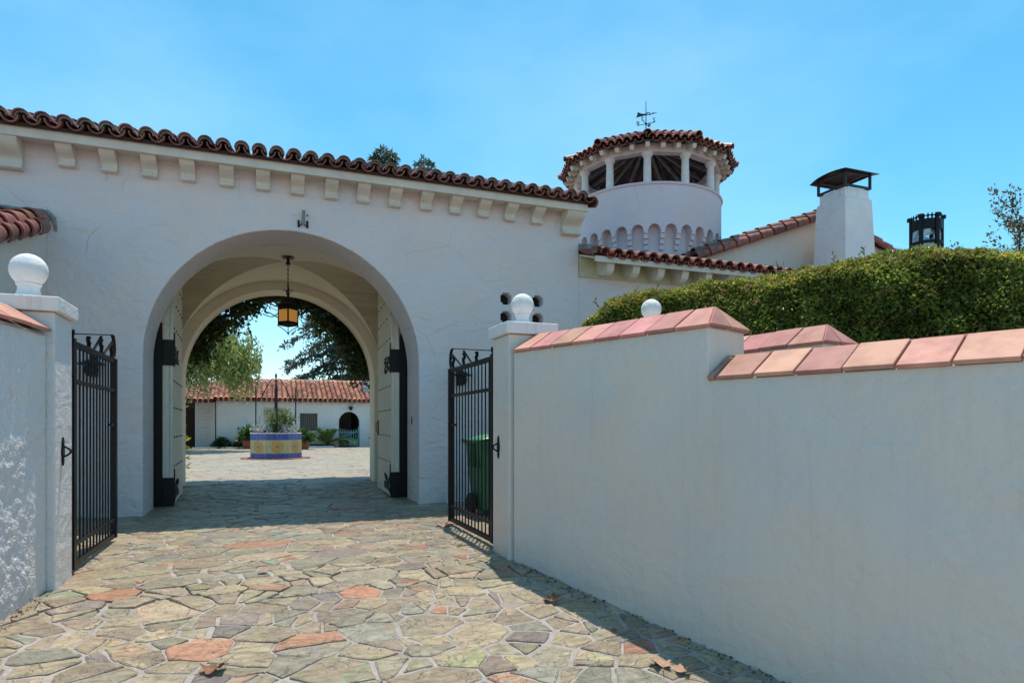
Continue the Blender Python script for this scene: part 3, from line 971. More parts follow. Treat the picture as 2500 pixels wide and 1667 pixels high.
for sd_ in (0, 1):                                       # cut tile that closes the lower coping against the upper wall
    ea, rb = (-0.032, T/2 - 0.003) if sd_ == 0 else (T + 0.032, T/2 + 0.003)
    def pt2(t_, a, z):
        q = PR + dR * t_ + nR * a; return (q.x, q.y, z)
    top = [pt2(1.823, ea, 1.395), pt2(1.868, ea, 1.395), pt2(1.868, rb, 1.540), pt2(1.823, rb, 1.540)]
    tile_slab(rw, top if sd_ == 0 else top[::-1], rng)

# second wall behind, in line with its pier
gw = thing('boundary_wall', (3.5, 4.4, -0.1), 'short inner white wall with pink tile coping behind the right wall, below the hedge', 'wall')
PG2 = Vector((3.36, 5.13, 0)); dG = Vector((0.31, -1.81, 0)).normalized(); nG = Vector((-dG.y, dG.x, 0))
stepped_wall(gw, PG2, dG, nG, 0.0, 1.72, 4.5, 1.692, 1.30, 0.36, M_SMOOTH)
coping(gw, PG2, dG, nG, 0.012, 1.72, 1.696, 0.36, rng, hip1=True, tl=0.24)
coping(gw, PG2, dG, nG, 1.724, 4.5, 1.304, 0.36, rng)

# left wall, rough render with real relief on the driveway face
lw = thing('boundary_wall', (-1.5, 4.3, -0.1), 'rough textured white wall with pink coping at the left edge of the driveway', 'wall')
PL, dL, nL = Vector((-1.345, 5.07, 0)), Vector((-0.1435, -0.99, 0)), Vector((-0.99, 0.1435, 0))
wall_block(lw, PL + nL * 0.014, dL, nL, 0.0, 5.0, 1.712, T - 0.014, M_ROUGH)
coping(lw, PL, dL, nL, 0.02, 5.0, 1.716, T, rng)
fc = MB()
nu, nv = 170, 200
LW_, LH0, LH1 = 1.7, -0.42, 1.708
vs = []
for j in range(nv + 1):
    z = LH0 + (LH1 - LH0) * j / nv
    for i in range(nu + 1):
        u = LW_ * i / nu
        h = 0.010 * noise.noise((u * 5, z * 4, 1.7)) + 0.007 * noise.noise((u * 13 + z * 5, z * 11 - u * 3, 4.2)) + 0.0045 * noise.noise((u * 31, z * 26, 9.1)) + 0.0025 * noise.noise((u * 70, z * 60, 2.1))
        fade = min(1.0, max(0.0, (1.66 - z) / 0.25)) * min(1.0, max(0.15, (u - 0.03) / 0.25))
        p = PL + dL * u + nL * (0.004 - h * fade)
        vs.append((p.x, p.y, z))
fc.add(vs, [(j*(nu+1)+i, j*(nu+1)+i+1, (j+1)*(nu+1)+i+1, (j+1)*(nu+1)+i) for j in range(nv) for i in range(nu)])
fc.build('render_coat', M_ROUGH, lw)

# iron pulls on the piers
def ring_pull(x, y, z, face, label):
    r_ = thing('ring_pull', (x, y, z), label, 'door pull', 'iron ring pulls on the gate piers')
    pl_ = MB()
    prof = [(a_ * 0.75, b_ * 0.75) for a_, b_ in [(0.0, -0.13), (0.012, -0.10), (0.022, -0.085), (0.012, -0.06), (0.03, -0.03), (0.034, 0.0), (0.03, 0.03), (0.012, 0.06), (0.022, 0.085), (0.012, 0.10), (0.0, 0.13)]]
    poly = [(a, b_) for a, b_ in prof] + [(-a, b_) for a, b_ in prof[-2:0:-1]]
    pl_.prism(poly, [], lambda a, b_, dd: (x + face * dd, y + a, z + b_), 0.001, 0.012)
    pl_.build('plate', M_IRON, r_)
    pts = [(x + face * (0.014 + 0.038 * SS(math.pi * k / 10)), y, z - 0.035 + 0.07 * k / 10) for k in range(11)]
    MB().tube(pts, 0.007, 8).build('ring', M_IRON, r_, smooth=50)
ring_pull(-1.30, 5.24, 0.925, 1, 'black iron ring pull on the left gate pier')
ring_pull(1.865, 5.17, 0.92, -1, 'black iron ring pull on the right gate pier')

# ---------------------------------------------------------------- iron driveway gates, both swung open
def iron_gate(x, y0, side, label):
    """leaf along +Y from the hinge (x, y0); side = which way the passage lies"""
    L, zb, zt = 1.46, 0.045, 1.735
    gt = thing('driveway_gate', (x, y0, 0), label, 'gate', 'black iron driveway gates')
    def B(name, *bars):
        mb = MB()
        for p0, p1, w_, h_ in bars: mb.bar(p0, p1, w_, h_, (1, 0, 0) if p0[2] != p1[2] and p0[1] == p1[1] else (0, 0, 1))
        return mb.build(name, M_IRON, gt)
    B('hinge_stile', ((x, y0, zb), (x, y0, zt + 0.012), 0.06, 0.06))
    B('stile', ((x, y0 + L, zb), (x, y0 + L, zt), 0.05, 0.05))
    for z in (zb + 0.022, zb + 0.17, zt - 0.30, zt - 0.022):
        B('rail', ((x, y0 + 0.03, z), (x, y0 + L - 0.025, z), 0.03, 0.03 if 0.1 < z < 1.6 else 0.044))
    nb = 12
    me = MB().cyl((0, 0, zb + 0.03), (0, 0, zt - 0.03), 0.0075, n=8).mesh('bar', M_IRON, 50)
    for k in range(nb):
        y = y0 + 0.03 + (L - 0.055) * (k + 1) / (nb + 1)
        inst('bar', me, Matrix.Translation((x, y, 0)), gt)
    # overthrow: sloping flat bar with C-scrolls
    z1, z0_ = zt + 0.215, zt + 0.06
    pts = [(x, y0 + 0.12 + (L - 0.22) * k / 8, z0_ + (z1 - z0_) * (k / 8)) for k in range(9)]
    pts += [(x, y0 + L - 0.05, z1 - 0.005), (x, y0 + L - 0.005, z1 - 0.05), (x, y0 + L + 0.01, z1 - 0.12), (x, y0 + L - 0.005, zt + 0.03), (x, y0 + L - 0.03, zt + 0.002)]
    mb = MB()
    for p, q in zip(pts[:-1], pts[1:]): mb.bar(p, q, 0.03, 0.009, (0, 0, 1) if abs(q[2]-p[2]) < abs(q[1]-p[1]) else (0, 1, 0))
    mb.build('top_bar', M_IRON, gt)
    def scroll(yc, h, flip=1):
        pts = []
        for j in range(16):
            a = 0.2 + j / 15 * 5.2
            rr = 0.012 + (h * 0.26 - 0.012) * (j / 15)
            pts.append((x, yc + flip * (rr * SC(a) * 0.9) , zt + h * 0.62 + rr * SS(a)))
        pts.append((x, yc - flip * 0.005, zt + 0.003))
        mb = MB()
        for p, q in zip(pts[:-1], pts[1:]): mb.bar(p, q, 0.028, 0.012, (0, 1, 0) if abs(q[1]-p[1]) < abs(q[2]-p[2]) else (0, 0, 1))
        mb.build('scroll', M_IRON, gt)
    scroll(y0 + 0.03, 0.10, -1); scroll(y0 + 0.52, 0.115); scroll(y0 + 0.95, 0.165); scroll(y0 + L - 0.11, 0.165)
    mb = MB()
    mb.bar((x, y0 + 0.70, zt + 0.012), (x, y0 + 0.96, zt + 0.15), 0.02, 0.008)
    mb.bar((x, y0 + 1.06, zt + 0.012), (x, y0 + L - 0.06, zt + 0.16), 0.02, 0.008)
    mb.build('brace', M_IRON, gt)
    B('hanging_post', ((x + side * 0.01, y0 - 0.075, 0.0), (x + side * 0.01, y0 - 0.075, 1.45), 0.03, 0.03))
    for z in (0.25, 1.38):
        mb = MB().cyl((x, y0 - 0.045, z), (x, y0 - 0.045, z + 0.09), 0.017, n=10)
        mb.box((x - 0.012, y0 - 0.07, z + 0.03), (x + 0.012, y0 - 0.02, z + 0.06))
        mb.build('hinge', M_IRON, gt)
    mb = MB().box((x - 0.014, y0 + L - 0.17, 1.10), (x + 0.014, y0 + L - 0.03, 1.125))
    mb.cyl((x, y0 + L - 0.12, 1.12), (x, y0 + L - 0.12, 1.19), 0.008)
    mb.build('latch', M_IRON, gt)
iron_gate(-1.335, 5.60, 1, 'black iron bar gate swung open against the left gate pier')
iron_gate(1.935, 5.49, -1, 'black iron bar gate swung open in front of the green bin')

# wheeled bin behind the right gate
M_BIN = mat('green_plastic', (0.012, 0.15, 0.065), (0.010, 0.11, 0.05), 8, 0.45, spec=0.5)
M_BLACK = mat('black_rubber', (0.015, 0.015, 0.015), (0.03, 0.03, 0.028), 14, 0.7)
bx, by = 2.66, 7.55
bn = thing('wheeled_bin', (bx, by, 0), 'green plastic wheeled rubbish bin standing behind the open right gate', 'bin')
mb = MB()
def ringb(z, hx, hy): return [(bx - hx, by - hy, z), (bx + hx, by - hy, z), (bx + hx, by + hy, z), (bx - hx, by + hy, z)]
lv = [(0.06, 0.20, 0.22), (0.10, 0.215, 0.24), (0.78, 0.27, 0.30), (0.90, 0.275, 0.31)]
vs = sum([ringb(*l) for l in lv], [])
fs = [(3, 2, 1, 0)] + [(4*k+i, 4*k+(i+1) % 4, 4*k+4+(i+1) % 4, 4*k+4+i) for k in range(3) for i in range(4)] + [(12, 13, 14, 15)]
mb.add(vs, fs); mb.build('body', M_BIN, bn, bevel=0.02)
mb = MB().box((bx - 0.31, by - 0.345, 0.885), (bx + 0.31, by + 0.345, 0.925)); mb.build('rim', M_BIN, bn, bevel=0.008)
lid = MB()
vs = []
for j in range(7):
    for i in range(7):
        u, v = i / 6 * 2 - 1, j / 6 * 2 - 1
        vs.append((bx + u * 0.325, by + v * 0.36, 0.933 + 0.075 * (1 - u * u) * (1 - 0.6 * v * v)))
lid.add(vs, [(j*7+i, j*7+i+1, (j+1)*7+i+1, (j+1)*7+i) for j in range(6) for i in range(6)])
lo_ = lid.build('lid', mat('pale_green_plastic', (0.08, 0.30, 0.15), (0.06, 0.24, 0.12), 8, 0.4, spec=0.5), bn, smooth=50)
sm_ = lo_.modifiers.new('solid', 'SOLIDIFY'); sm_.thickness = 0.012
for k in range(5):
    MB().box((bx - 0.283, by - 0.2 + 0.1 * k - 0.012, 0.60), (bx - 0.262, by - 0.2 + 0.1 * k + 0.012, 0.88)).build('rib', M_BIN, bn)
for sy in (-1, 1):
    w_ = MB(); 
    prof = [(0.02, -0.025), (0.12, -0.03), (0.14, -0.02), (0.14, 0.02), (0.12, 0.03), (0.02, 0.025)]
    w_.lathe(prof, (0, 0, 0), 20)
    M = frame((bx - 0.23 , by + sy * 0.235 - 0.06, 0.142), (1, 0, 0), (0, 0, 1), (0, -1, 0))
    if sy < 0: M = frame((bx - 0.285, by + 0.05, 0.142), (0, 1, 0), (0, 0, 1), (1, 0, 0))
    else: M = frame((bx + 0.285, by + 0.05, 0.142), (0, 1, 0), (0, 0, 1), (1, 0, 0))
    wo = inst('wheel', w_.mesh('wheel', M_BLACK, 40), M, bn)
MB().cyl((bx - 0.26, by + 0.05, 0.142), (bx + 0.26, by + 0.05, 0.142), 0.012).build('axle', M_IRON, bn)

# ---------------------------------------------------------------- lean-to on the left of the facade
SL2 = R(19.5)
lt = thing('lean_to', (-3.4, 7.9, 0), 'white lean-to with red clay roof tiles against the left end of the gatehouse', 'outbuilding')
lx = -2.36
roof_z = lambda y: 3.46 + (y - FY) * math.tan(SL2)
pts = [(6.9, -0.1), (FY - 0.004, -0.1), (FY - 0.004, roof_z(FY)), (6.9, roof_z(6.9))]
MB().prism(pts, [], lambda a, z, dd: (lx - dd, a, z), 0.0, 2.4).build('wall', M_SMOOTH, lt, bevel=0.01)
upl = Vector((0, SC(SL2), SS(SL2)))
MB().slab([(lx - 2.4, 6.75, roof_z(6.75) + 0.045), (lx + 0.02, 6.75, roof_z(6.75) + 0.045), (lx + 0.02, FY - 0.01, roof_z(FY) + 0.045), (lx - 2.4, FY - 0.01, roof_z(FY) + 0.045)], 0.04, (0, 0, -1)).build('roof_deck', M_DKWOOD, lt)
LCOVER = barrel_mesh('roof_tile', 0.40, 0.105, 0.085, 0.018, M_TILE, 9)
nl = Vector((0, -SS(SL2), SC(SL2)))
for k in range(7):
    for j, (dx, dz, ry) in enumerate(((-0.02, 0.085, 0), (0.045, -0.005, 58), (-0.25, 0.07, 0), (-0.48, 0.07, 0), (-0.71, 0.07, 0))):
        y = 6.72 + 0.325 * k * SC(SL2) + (0.1 if j == 0 else 0) + (0.05 if j > 1 else 0)
        Lf = 1.0
        if y + 0.40 * SC(SL2) > FY + 0.02: continue
        M = frame((lx + dx, y, roof_z(y) + dz), (1, 0, 0), upl, nl) @ Matrix.Rotation(R(ry + rng.uniform(-3, 3)), 4, 'Y') @ Matrix.Rotation(-0.06, 4, 'X') @ Matrix.Rotation(rng.uniform(-.03, .03), 4, 'Z')
        inst('roof_tile' if j != 1 else 'verge_tile', LCOVER, M, lt)
fl = MB()
for k in range(16):
    x = lx - 0.10 - 0.16 * k
    fl.tube([(x + 0.09, FY - 0.05, roof_z(FY) + 0.10 + rng.uniform(-.015, .015)), (x - 0.09, FY - 0.05, roof_z(FY) + 0.11 + rng.uniform(-.015, .015))], rng.uniform(0.025, 0.038), 7)
fl.tube([(lx + 0.0, FY - 0.02, roof_z(FY) + 0.12), (lx + 0.075, FY - 0.02, roof_z(FY) + 0.05), (lx + 0.10, FY - 0.015, roof_z(FY) - 0.10)], [0.03, 0.024, 0.012], 7)
fl.tube([(lx - 0.02 , 6.9, roof_z(6.9) + 0.035), (lx + 0.0, FY - 0.02, roof_z(FY) + 0.035)], 0.045, 7)
fl.build('mortar_flashing', M_CEMENT, lt)

# ---------------------------------------------------------------- low wing right of the gatehouse
WEY, WZ = 8.50, 3.62
lwg = thing('low_wing', (10, 8.95, 0), 'lower white wing with scrolled rafter tails and red tile roof right of the gatehouse', 'building')
MB().box((GX1 + 0.003, FY + 0.02, -0.1), (16.5, FY + 0.32, 3.72)).build('wall', M_FACADE, lwg)
SL3 = R(17)
upw = Vector((0, SC(SL3), SS(SL3)))
wl = (11.2 - WEY) / SC(SL3)
a = Vector((GX1 + 0.01, WEY, WZ)); b2 = Vector((16.6, WEY, WZ))
MB().slab([a, b2, b2 + upw * wl, a + upw * wl], 0.03, (0, 0, -1)).build('roof_deck', mat('pale_soffit_boards', (0.62, 0.60, 0.50), (0.52, 0.50, 0.42), 6, 0.7), lwg)
bk = a + upw * wl; bk2 = b2 + upw * wl
MB().slab([bk, bk2, bk2 + Vector((0, 2.4, -0.9)), bk + Vector((0, 2.4, -0.9))], 0.03, (0, 0, -1)).build('roof_deck', M_DKWOOD, lwg)
M_FRIEZE = mat('bounce_tinted_frieze', (0.58, 0.53, 0.36), (0.50, 0.46, 0.31), 6, 0.7)  # yellow tint puts light bounced off the planting into the board's colour
MB().box((GX1 + 0.004, FY - 0.012, 3.40), (16.5, FY + 0.019, 3.70)).build('frieze', M_FRIEZE, lwg)
MB().box((GX1 + 0.05, WEY - 0.028, WZ - 0.075), (16.6, WEY - 0.002, WZ + 0.01)).build('fascia', M_TRIM, lwg, bevel=0.004)
for i in range(24):
    x = GX1 + 0.30 + 0.45 * i
    prof = [(0.0, 0.0), (0.0, -0.17), (0.12, -0.20), (0.24, -0.215), (0.31, -0.19), (0.35, -0.13), (0.375, -0.09), (0.375, -0.09 + 0.0)]
    pts = [(0.0, 0.02), (0.0, -0.25), (0.13, -0.255), (0.22, -0.25), (0.29, -0.225), (0.345, -0.17), (0.375, -0.10), (0.385, -0.03), (0.385, 0.0)]
    # a: outwards from the wall, z relative to the deck underside, following its slope
    MB().prism(pts[::-1], [], lambda a_, z_, dd: (x + dd, FY + 0.02 - a_, WZ - 0.032 + (FY + 0.02 - a_ - WEY) * math.tan(SL3) + z_ - 0.02 * (1 if z_ > 0 else 0)), 0.0, 0.12).build('rafter_tail', M_TRIM, lwg)
tile_roof(lwg, (GX1 + 0.10, WEY - 0.07, WZ + 0.01), (1, 0, 0), upw, 58, 8, 0.205, 0.36, COVER, PAN, 2, rng, 1)
M = frame((GX1 + 0.06, WEY - 0.10, WZ + 0.04), (1, 0, 0), upw, (0, -SS(SL3), SC(SL3))) @ Matrix.Rotation(R(-38), 4, 'Y')
inst('verge_tile', COVER, M, lwg)
fl = MB()
for k in range(9):
    fl.tube([(GX1 + 0.04, WEY + 0.3 * k - 0.04, WZ + 0.10 + 0.3 * k * math.tan(SL3)), (GX1 + 0.05, WEY + 0.3 * k + 0.3, WZ + 0.10 + 0.3 * (k + 1) * math.tan(SL3))], rng.uniform(0.05, 0.07), 7)
fl.build('mortar_flashing', M_CEMENT, lwg)

# ---------------------------------------------------------------- gabled house behind the wing
gh = thing('gabled_house', (11.9, 14, 0), 'white gabled house with red tile verge rising behind the chimney', 'house')
GY, PX, PZ, GS = 11.06, 11.9, 5.86, 0.36
x0g, x1g = 8.45, 15.4
MB().prism([(x0g, 2.5), (x1g, 2.5), (x1g, PZ - GS * (x1g - PX)), (PX, PZ), (x0g, PZ - GS * (PX - x0g))], [], XZ(GY), 0.0, 0.3).build('gable_wall', M_SMOOTH, gh)
for sx, xe in ((-1, x0g - 0.25), (1, x1g + 0.25)):
    p0 = Vector((PX, GY - 0.06, PZ + 0.03)); p1 = Vector((xe, GY - 0.06, PZ + 0.03 - GS * abs(xe - PX)))
    MB().slab([p0, p1, p1 + Vector((0, 7, 0)), p0 + Vector((0, 7, 0))], 0.05, (0, 0, -1)).build('roof_deck', M_DKWOOD, gh)
    sdir = (p0 - p1).normalized()
    nn = Vector((sdir.z, 0, -sdir.x)); nn = nn if nn.z > 0 else -nn
    ncol = int((p0 - p1).length / 0.35)
    for k in range(ncol):
        for j, (dy, dz, ry) in enumerate(((-0.06, 0.0, -60), (0.08, 0.085, 0))):
            p = p1 + sdir * (0.35 * k + 0.1 * j) + Vector((0, dy, 0)) + nn * dz
            xx = sdir.cross(nn)
            M = frame(p, xx, sdir, nn) @ Matrix.Rotation(R(ry * (-sx) * -1 + rng.uniform(-4, 4)), 4, 'Y') @ Matrix.Rotation(-0.05, 4, 'X')
            inst('verge_tile', LCOVER, M, gh)
    if True:
        u_ = Vector((0, 1, 0))
        tile_roof(gh, p1 + Vector((0, 0.2, 0)) + nn * 0.01, u_, sdir, 30, ncol, 0.22, 0.35, LCOVER, None, 0, rng)
fl = MB()
for k in range(26):
    x = x0g + 0.25 * k
    fl.tube([(x, GY - 0.04, 4.45 + rng.uniform(-.02, .02)), (x + 0.27, GY - 0.04, 4.45 + rng.uniform(-.02, .02))], rng.uniform(0.06, 0.085), 7)
fl.build('mortar_flashing', M_CEMENT, gh)

# ---------------------------------------------------------------- chimney
M_RUST = None
m, t, b = newmat('chimney_stucco')
co = coords(t)
st = noise_tex(t, coords(t, 'pos', (16, 16, 1.2)), 1.0, 5, 0.7)
hgt = N(t, 'ShaderNodeSeparateXYZ'); t.links.new(co, hgt.inputs[0])
band = ramp(t, hgt.outputs['Z'], 5.72, 5.98)
mu = N(t, 'ShaderNodeMath', operation='MULTIPLY'); t.links.new(ramp(t, st, 0.56, 0.72), mu.inputs[0]); t.links.new(band, mu.inputs[1])
base = mixc(t, ramp(t, noise_tex(t, co, 2, 5), 0.35, 0.7), (0.80, 0.77, 0.75), (0.72, 0.69, 0.67))
base = mixc(t, mu.outputs[0], base, (0.50, 0.34, 0.20))
t.links.new(base, b.inputs['Base Color']); b.inputs['Roughness'].default_value = 0.9
bump(t, b, [(noise_tex(t, co, 5, 3), 0.03), (noise_tex(t, co, 30, 3), 0.006)])
M_CHIM = m
cx, cy = 11.54, 10.3
chm = thing('chimney', (cx, cy, 4.0), 'tapered white stucco chimney with a dark metal spark cap', 'chimney')
mb = MB()
def sq(z, s): return [(cx - s/2, cy - s/2, z), (cx + s/2, cy - s/2, z), (cx + s/2, cy + s/2, z), (cx - s/2, cy + s/2, z)]
lv = [(3.9, 0.90), (4.6, 0.845), (5.82, 0.755), (5.85, 0.72), (5.86, 0.67), (6.06, 0.665)]
vs = sum([sq(*l) for l in lv], [])
mb.add(vs, [(4*k+i, 4*k+(i+1) % 4, 4*k+4+(i+1) % 4, 4*k+4+i) for k in range(5) for i in range(4)] + [(20, 21, 22, 23), (3, 2, 1, 0)])
mb.build('stack', M_CHIM, chm, bevel=0.02)
fr = MB()
s2 = 0.345
for sx in (-1, 1):
    for sy in (-1, 1):
        fr.box((cx + sx*s2 - 0.022, cy + sy*s2 - 0.022, 6.063), (cx + sx*s2 + 0.022, cy + sy*s2 + 0.022, 6.39))
for z in (6.063, 6.345):
    for sgn in (-1, 1):
        fr.box((cx - s2 + 0.023, cy + sgn*s2 - 0.018, z), (cx + s2 - 0.023, cy + sgn*s2 + 0.018, z + 0.045))
        fr.box((cx + sgn*s2 - 0.018, cy - s2 + 0.023, z), (cx + sgn*s2 + 0.018, cy + s2 - 0.023, z + 0.045))
M_CAP = mat('dark_sheet_metal', (0.035, 0.04, 0.05), (0.06, 0.04, 0.03), 6, 0.5, metal=0.4)
fr.build('cap_frame', M_CAP, chm)
hd = MB()
n = 10
prof = [(-0.47, 6.372), (-0.36, 6.392), (-0.24, 6.41), (-0.12, 6.42), (0.0, 6.424), (0.12, 6.42), (0.24, 6.41), (0.36, 6.38), (0.47, 6.335)]
vs = [(cx + x_, cy + y_, z_) for x_ in (-0.47, 0.47) for y_, z_ in prof]
k = len(prof)
hd.add(vs, [(i, i+1, k+i+1, k+i) for i in range(k-1)])
ho = hd.build('cap_hood', M_CAP, chm)
sm_ = ho.modifiers.new('solid', 'SOLIDIFY'); sm_.thickness = 0.012

# ---------------------------------------------------------------- round tower
TX, TY, TR = 8.29, 12.89, 1.67
A0 = math.atan2(-TY, -TX)                     # direction of the driveway
tw = thing('tower', (TX, TY, 0), 'round white tower with open columned belvedere and tiled roof', 'tower')
def tp(a, r, z): return (TX + r * SC(a), TY + r * SS(a), z)
Z_LIP, Z_ARC, Z_PIL, Z_COR = 6.16, 5.29, 5.10, 4.78
MB().lathe([(TR - 0.19, 0.0), (TR - 0.19, Z_ARC + 0.12)], (TX, TY, 0), 96).build('lower_drum', M_TOWER, tw, smooth=30)
NN = 30
dr = MB()
mod = 2 * math.pi / NN
prof_u = []
hwid = 0.375
for k in range(NN):
    ac = A0 + (k + 0.5) * mod
    samp = [(-0.5, 'p'), (-hwid, 'p'), (-hwid, 'n')]
    for j in range(1, 8): samp.append((-hwid + 2 * hwid * j / 8, 'n'))
    samp += [(hwid, 'n'), (hwid, 'p'), (0.5, 'p')]
    zb_ = []
    for u_, kd in samp:
        if kd == 'p': zb_.append(Z_PIL)
        else:
            q = u_ / hwid
            zb_.append(Z_ARC - 0.13 + 0.13 * math.sqrt(max(0.0, 1 - q * q)))
    n0 = len(samp)
    vs = []
    for (u_, kd), z_ in zip(samp, zb_): vs += [tp(ac + u_ * mod, TR, Z_ARC + 0.06), tp(ac + u_ * mod, TR, z_), tp(ac + u_ * mod, TR - 0.195, z_)]
    fs = []
    for i in range(n0 - 1):
        fs += [(3*i, 3*i+1, 3*i+4, 3*i+3), (3*i+1, 3*i+2, 3*i+5, 3*i+4)]
    dr.add(vs, fs)
dr.build('arcade_band', M_TOWER, tw, smooth=30)
MB().lathe([(TR, Z_ARC + 0.06), (TR, Z_LIP - 0.06), (TR + 0.025, Z_LIP - 0.05), (TR + 0.035, Z_LIP - 0.02), (TR + 0.02, Z_LIP), (TR - 0.22, Z_LIP), (TR - 0.22, Z_LIP - 0.5), (0.0, Z_LIP - 0.5)], (TX, TY, 0), 96).build('parapet', M_TOWER, tw, smooth=30)
for k in range(NN):
    a = A0 + k * mod
    mb = MB()
    for (za, zb_, dep) in ((Z_PIL - 0.105, Z_PIL + 0.002, 0.165), (Z_PIL - 0.21, Z_PIL - 0.103, 0.115), (Z_COR, Z_PIL - 0.208, 0.065)):
        ha = mod * 0.135
        r0, r1 = TR - 0.21, TR - 0.19 + dep
        vs = [tp(a - ha, r0, za), tp(a + ha, r0, za), tp(a + ha, r1, za), tp(a - ha, r1, za), tp(a - ha, r0, zb_), tp(a + ha, r0, zb_), tp(a + ha, r1, zb_), tp(a - ha, r1, zb_)]
        mb.add(vs, [(0,3,2,1),(4,5,6,7),(0,1,5,4),(1,2,6,5),(2,3,7,6),(3,0,4,7)])
    mb.build('stepped_corbel', M_TOWER, tw, bevel=0.008)
Z_BEAM = 6.80
cr = TR - 0.105
for k in range(12):
    a = A0 + k * math.pi / 6 + R(1)
    x_, y_ = TX + cr * SC(a), TY + cr * SS(a)
    MB().lathe([(0.084, 0.0), (0.081, 0.25), (0.074, Z_BEAM - Z_LIP - 0.10), (0.09, Z_BEAM - Z_LIP - 0.09), (0.09, Z_BEAM - Z_LIP - 0.075), (0.105, Z_BEAM - Z_LIP - 0.06), (0.115, Z_BEAM - Z_LIP - 0.03), (0.115, Z_BEAM - Z_LIP + 0.002)], (x_, y_, Z_LIP), 18).build('column', M_WHITE, tw, smooth=40)
bm_ = MB()
for k in range(12):
    a, b_ = A0 + k * math.pi / 6 + R(1), A0 + (k + 1) * math.pi / 6 + R(1)
    ri, ro = cr - 0.09, cr + 0.10
    vs = [tp(a, ri, Z_BEAM), tp(b_, ri, Z_BEAM), tp(b_, ro, Z_BEAM), tp(a, ro, Z_BEAM)]
    vs += [(p[0], p[1], Z_BEAM + 0.17) for p in vs]
    bm_.add(vs, [(0,3,2,1),(4,5,6,7),(0,1,5,4),(2,3,7,6)])
bm_.build('ring_beam', M_WHITE, tw)
RS = R(24)
ER, EZ, AZ = 1.93, 6.93, 6.93 + 1.93 * math.tan(R(24))
PH = A0 + R(1)
rf = MB()
ap = (TX, TY, AZ)
ring_ = [tp(PH + k * math.pi / 6, ER, EZ) for k in range(12)]
lo = [(p[0], p[1], p[2] - 0.03) for p in ring_]
rf.add([ap] + ring_ + lo + [(TX, TY, AZ - 0.035)], [(0, 1 + k, 1 + (k + 1) % 12) for k in range(12)] + [(1 + k, 13 + k, 13 + (k + 1) % 12, 1 + (k + 1) % 12) for k in range(12)] + [(25, 13 + (k + 1) % 12, 13 + k) for k in range(12)])
rf.build('roof_deck', M_SOFFIT, tw)
for k in range(36):
    a = PH + k * math.pi / 18
    hip = (k % 3 == 0)
    rr = ER - 0.03 if hip else (ER - 0.03) * SC(math.pi / 12) / SC((k % 3) * math.pi / 18 - math.pi / 12)
    p1 = Vector(tp(a, rr, EZ - 0.085)); p0 = Vector(tp(a, 0.25, EZ - 0.085 + (rr - 0.25) * (AZ - EZ) / rr))
    q = (p1 - p0).normalized()
    mb = MB().bar(p1 - q * 0.42, p1, 0.085, 0.09)
    mb.bar(p1 - q * 0.42, p1 - q * 0.09, 0.084, 0.16, (0, 0, 1))
    mb.build('rafter_tail', M_TRIM, tw)
    if k % 2 == 0:
        MB().bar(p0, p1 - q * 0.425, 0.055, 0.075).build('rafter', M_GREYWOOD, tw)
TCOVER = barrel_mesh('roof_tile', 0.40, 0.088, 0.070, 0.016, M_TILE, 7)
TPAN = barrel_mesh('roof_tile', 0.40, 0.088, 0.078, 0.016, M_TILE, 7, flip=True)
fw = 2 * ER * SS(math.pi / 12)
for k in range(12):
    a, b_ = PH + k * math.pi / 6, PH + (k + 1) * math.pi / 6
    p, q = Vector(tp(a, ER, EZ)), Vector(tp(b_, ER, EZ))
    u_ = (q - p).normalized()
    mid_ = (p + q) / 2
    s_ = (Vector(ap) - mid_).normalized()
    apo = (Vector(ap) - mid_).length
    spn = fw / 6
    def skip(off, kc, spn=spn):
        w_ = fw * (1 - (kc * 0.34 + 0.2) / apo) / 2
        return abs(off - fw / 2) > w_ or off > fw
    front = k in (8, 9, 10, 11, 0, 1, 2, 3)
    tile_roof(tw, p - s_ * 0.05, u_, s_, 6, 6, spn, 0.34, TCOVER, TPAN, 2 if front else 0, rng, 1 if front else 0, skip=skip, lift=0.045)
    hs_ = (Vector(ap) - p).normalized()
    hn = (Vector((hs_.x, hs_.y, 0)).normalized() * -hs_.z + Vector((0, 0, Vector((hs_.x, hs_.y, 0)).length))).normalized()
    for j in range(6):
        M = frame(p - hs_ * 0.08 + hs_ * (0.34 * j) + hn * 0.115, hs_.cross(hn), hs_, hn) @ Matrix.Rotation(rng.uniform(-.06, .06), 4, 'Y') @ Matrix.Rotation(-0.07, 4, 'X')
        inst('hip_tile', TCOVER, M, tw)

# weather vane
VX, VY = TX, TY
VS = 0.64
wv = thing('weather_vane', (VX, VY, AZ), 'dark iron weather vane with banner and compass letters on the tower roof', 'weather vane')
M_VANE = mat('dark_green_metal', (0.015, 0.045, 0.05), (0.02, 0.03, 0.04), 10, 0.5)
rt_ = Vector((SS(-A0), -SC(-A0), 0))
right = Vector((0.9336, -0.3584, 0)); back = Vector((0.3584, 0.9336, 0))
MB().tube([(VX, VY, AZ - 0.1), (VX, VY, AZ + 0.86)], [0.014, 0.007], 8).build('pole', M_IRON, wv)
vd = (right * 0.94 + back * 0.34).normalized()
zc = AZ + 0.545
def V2(a_, z_): p = Vector((VX, VY, zc + z_ * VS)) + vd * a_ * VS; return (p.x, p.y, p.z)
ban = [(-0.42, -0.17), (0.0, 0.0), (0.02, 0.05), (-0.06, 0.035), (-0.14, 0.02), (-0.24, 0.02), (-0.34, 0.05), (-0.355, -0.02), (-0.375, -0.09)]
mb = MB().prism(ban, [], lambda a_, z_, dd: tuple(Vector(V2(a_, z_)) + Vector((-vd.y, vd.x, 0)) * dd), -0.006, 0.006)
mb.build('banner', M_VANE, wv)
